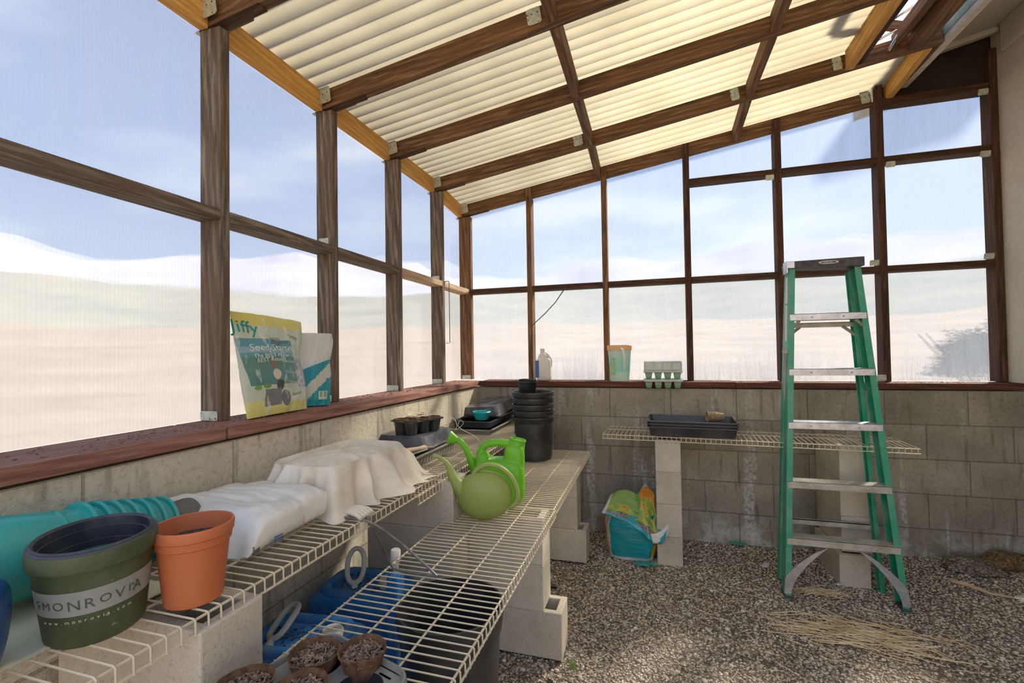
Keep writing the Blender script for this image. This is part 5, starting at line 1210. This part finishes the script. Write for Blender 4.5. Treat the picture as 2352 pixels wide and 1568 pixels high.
fo = m.build('foliage', 'leaf', t); fo['kind'] = 'stuff'
m = MB(); rn_ = random.Random(5)
for k in range(5000):
    x = rn_.uniform(-1.0,5.2); y = rn_.uniform(1.6,4.0); h_ = rn_.uniform(.9,1.55)+.35*mnoise.noise(Vector((x*1.3,0,0))); l_ = rn_.uniform(-.22,.22)
    m.add([(x,y,-.3),(x+.006,y,-.3),(x+l_*.5+.004,y,-.3+h_*.6),(x+l_*.5,y,-.3+h_*.6),(x+l_+.001,y,-.3+h_)], [(0,1,2,3),(3,2,4)])
M['drygrass'] = plain('pale_dry_grass', (.34,.30,.26), (.46,.42,.36), 3, 1)
o = m.build('dry_grass', 'drygrass'); tag(o, 'pale dry grass growing outside the back wall panes', 'grass', kind='stuff')

# ================================================================== GRAVEL, STRAW, WEEDS, DEBRIS
rs = np.random.RandomState(4)
ico = bmesh.new(); bmesh.ops.create_icosphere(ico, subdivisions=1, radius=1.0); bv = np.array([v.co[:] for v in ico.verts]); bf = np.array([[v.index for v in f.verts] for f in ico.faces]); ico.free()
NP = 46000
xy = np.stack([rs.uniform(.0,3.3,NP*2), rs.uniform(-2.3,.0,NP*2)], 1)
dist = np.hypot(xy[:,0]-CX, xy[:,1]-CY)
hid = (xy[:,0] < .45) & (rs.rand(NP*2) < .8)
keep = ~hid; xy = xy[keep][:NP]; n = len(xy)
size = rs.uniform(.0026,.0058,n)*np.where(rs.rand(n) < .04, 1.9, 1)
ang = rs.uniform(0,2*PI,n); el = rs.uniform(.75,1.5,n); fl = rs.uniform(.45,.8,n)
ca, sa = np.cos(ang), np.sin(ang)
loc = bv[None]*np.stack([size*el, size, size*fl],1)[:,None,:]
X = loc[...,0]*ca[:,None]-loc[...,1]*sa[:,None]+xy[:,0,None]; Y = loc[...,0]*sa[:,None]+loc[...,1]*ca[:,None]+xy[:,1,None]
zf = np.array([floor_z(a, c) for a, c in xy]); Z = loc[...,2]+(zf+size*.25)[:,None]
V = np.stack([X,Y,Z],-1).reshape(-1,3); Fc = (bf[None]+(np.arange(n)*len(bv))[:,None,None]).reshape(-1,3)
me = bpy.data.meshes.new('pebbles'); me.vertices.add(len(V)); me.vertices.foreach_set('co', V.ravel()); me.loops.add(Fc.size); me.loops.foreach_set('vertex_index', Fc.ravel().astype(np.int32))
me.polygons.add(len(Fc)); me.polygons.foreach_set('loop_start', np.arange(0,Fc.size,3,dtype=np.int32)); me.polygons.foreach_set('use_smooth', np.ones(len(Fc),dtype=bool)); me.update(calc_edges=True)
at = me.attributes.new('tone','FLOAT','POINT'); at.data.foreach_set('value', np.repeat(np.clip(rs.normal(.52,.17,n),0,1),len(bv)).astype(np.float32)); me.materials.append(M['pebble'])
o = bpy.data.objects.new('gravel', me); C.objects.link(o); tag(o, 'loose mixed grey and tan pea gravel covering the floor', 'gravel', kind='stuff')
def strands(pts_fn, n, mat, name, label, seed, w=.0019, lab_cat='straw'):
    rn_ = random.Random(seed); m = MB()
    for _ in range(n):
        x, y, a, L_ = pts_fn(rn_); z = floor_z(x,y)+.008+rn_.random()*.012; c_ = rn_.uniform(-.35,.35)
        P = [(x+L_*s*math.cos(a+c_*s), y+L_*s*math.sin(a+c_*s), z+.006*math.sin(PI*s)) for s in (-.5,-.17,.17,.5)]
        m.tube(P, w*rn_.uniform(.6,1.2), 3)
    o = m.build(name, mat); tag(o, label, lab_cat, kind='stuff'); return o
strands(lambda r: (r.gauss(2.13,.13), r.gauss(-.91,.055), r.gauss(-.35,.45), r.uniform(.06,.22)), 190, 'straw', 'straw', 'loose pile of dry straw on the gravel in front of the ladder', 1)
strands(lambda r: (r.uniform(1.0,2.6), r.uniform(-1.5,-.6), r.uniform(0,6), r.uniform(.03,.14)), 150, 'straw', 'pine_needles', 'scattered dry needles across the gravel floor', 2, .0014, 'needles')
strands(lambda r: (r.gauss(2.09,.05), r.gauss(-.56,.02), r.gauss(0,.9), r.uniform(.04,.10)), 110, 'straw', 'dry_roots', 'tuft of dry brown roots on the gravel below the ladder', 3, .0013, 'roots')
for (x, y, n_, lab) in ((.955,-1.46,26,'small green weed sprouting beside the near jutting block'),(.990,-.61,14,'tiny green weed in the gravel near the far block')):
    rn_ = random.Random(int(x*50)); m = MB()
    for _ in range(n_):
        a = rn_.random()*6.3; L_ = rn_.uniform(.012,.035); m.tube([(x+rn_.uniform(-.015,.015),y+rn_.uniform(-.01,.01),floor_z(x,y)+.003),(x+L_*math.cos(a)*.7,y+L_*math.sin(a)*.5,floor_z(x,y)+L_*1.2)], [.0016,.0005], 4)
    o = m.build('weed', 'weed'); tag(o, lab, 'weed')
def lump(name, x, y, r, mat, label, cat, seed, flat=.5):
    def fn(u, v):
        a = 2*PI*u; b_ = PI*(v-.5)*.999; p = Vector((math.cos(b_)*math.cos(a), math.cos(b_)*math.sin(a), math.sin(b_))); k = 1+.35*mnoise.fractal(p*1.6+Vector((seed,0,0)),1,2,4)
        return Vector((x+r[0]*p.x*k, y+r[1]*p.y*k, floor_z(x,y)+r[2]*.55+r[2]*p.z*k))
    m = MB(); m.grid(fn, 40, 24, closeu=True); o = m.build(name, mat); tag(o, label, cat); return o
lump('fibre_clump', 3.165, -.085, (.135,.075,.055), 'fibre', 'matted brown fibrous clump on the ground in the back right corner', 'clump', 2)
lump('dirt_pile', 2.945, -.13, (.12,.10,.035), 'gravelbed', 'low heap of pale dirt beside the brown clump', 'dirt', 4)
lump('crumpled_rag', 3.02, -.42, (.045,.03,.012), 'canvas', 'small crumpled pale rag on the dirt at the right edge', 'rag', 7)
m = MB(); m.tube([(2.74,-.36,.05),(2.80,-.385,.045),(2.87,-.42,.03),(2.95,-.44,.03)], [.008,.010,.006,.003], 6); o = m.build('dry_leaf', 'tan_wood'); tag(o, 'long dry leaf lying on the dirt right of the ladder', 'leaf')
m = MB(); m.prism([(0,0),(.03,-.005),(.055,.055),(.03,.07)], .004, .010, Matrix.Translation((1.865,-.33,0))@Matrix.Rotation(-.1,4,'X')); o = m.build('plastic_scrap', 'bagwhite'); tag(o, 'white plastic scrap on the gravel left of the ladder', 'scrap')
m = MB(); m.prism([(0,0),(.05,.005),(.07,.03),(.11,.03),(.07,.045),(.03,.04),(.0,.05),(.01,.03),(-.03,.02)], .004, .012, Matrix.Translation((1.185,-.50,0))); o = m.build('teal_scrap', 'teal'); tag(o, 'torn teal plastic scrap in front of the soil bag', 'scrap')
m = MB(); m.prism([(0,0),(.08,.0),(.10,.02),(.06,.03),(.01,.025)], .006, .012, Matrix.Translation((1.735,-.045,0))); o = m.build('teal_scrap', 'teal'); tag(o, 'small teal scrap at the foot of the back wall', 'scrap')
m = MB(); m.prism([(0,0),(.055,.004),(.06,.016),(.005,.014)], .005, .014, Matrix.Translation((.715,-.90,0))@Matrix.Rotation(.1,4,'Z')); o = m.build('dark_chip', 'pot_black'); tag(o, 'dark flat chip on the gravel between the two block piers', 'chip')
m = MB(); m.prism([(0,0),(.02,-.004),(.038,.06),(.022,.10),(.006,.07)], .005, .013, Matrix.Translation((.905,-1.66,0))@Matrix.Rotation(.5,4,'Z')); o = m.build('dark_shard', 'pot_black'); tag(o, 'dark plastic shard on the gravel at the bottom edge of the photo', 'shard')
# crumbs on the sills
rn_ = random.Random(9); m = MB()
for _ in range(520):
    y = rn_.uniform(-3.1,.0); x = -.10+rn_.gauss(.0,.045)
    if x > .012 or x < -.19: continue
    L_ = rn_.uniform(.002,.012); m.box((-L_/2,-.0015,0),(L_/2,.0015,.0022), Matrix.Translation((x,y,1.0475))@Matrix.Rotation(rn_.random()*6.3,4,'Z'))
for _ in range(260):
    x = rn_.uniform(.05,3.2); L_ = rn_.uniform(.002,.010); m.box((-L_/2,-.0015,0),(L_/2,.0015,.0022), Matrix.Translation((x,rn_.uniform(-.01,.08),1.0455))@Matrix.Rotation(rn_.random()*6.3,4,'Z'))
o = m.build('crumbs', 'chips'); tag(o, 'bits of bark and dirt scattered on the window sills', 'debris', kind='stuff')
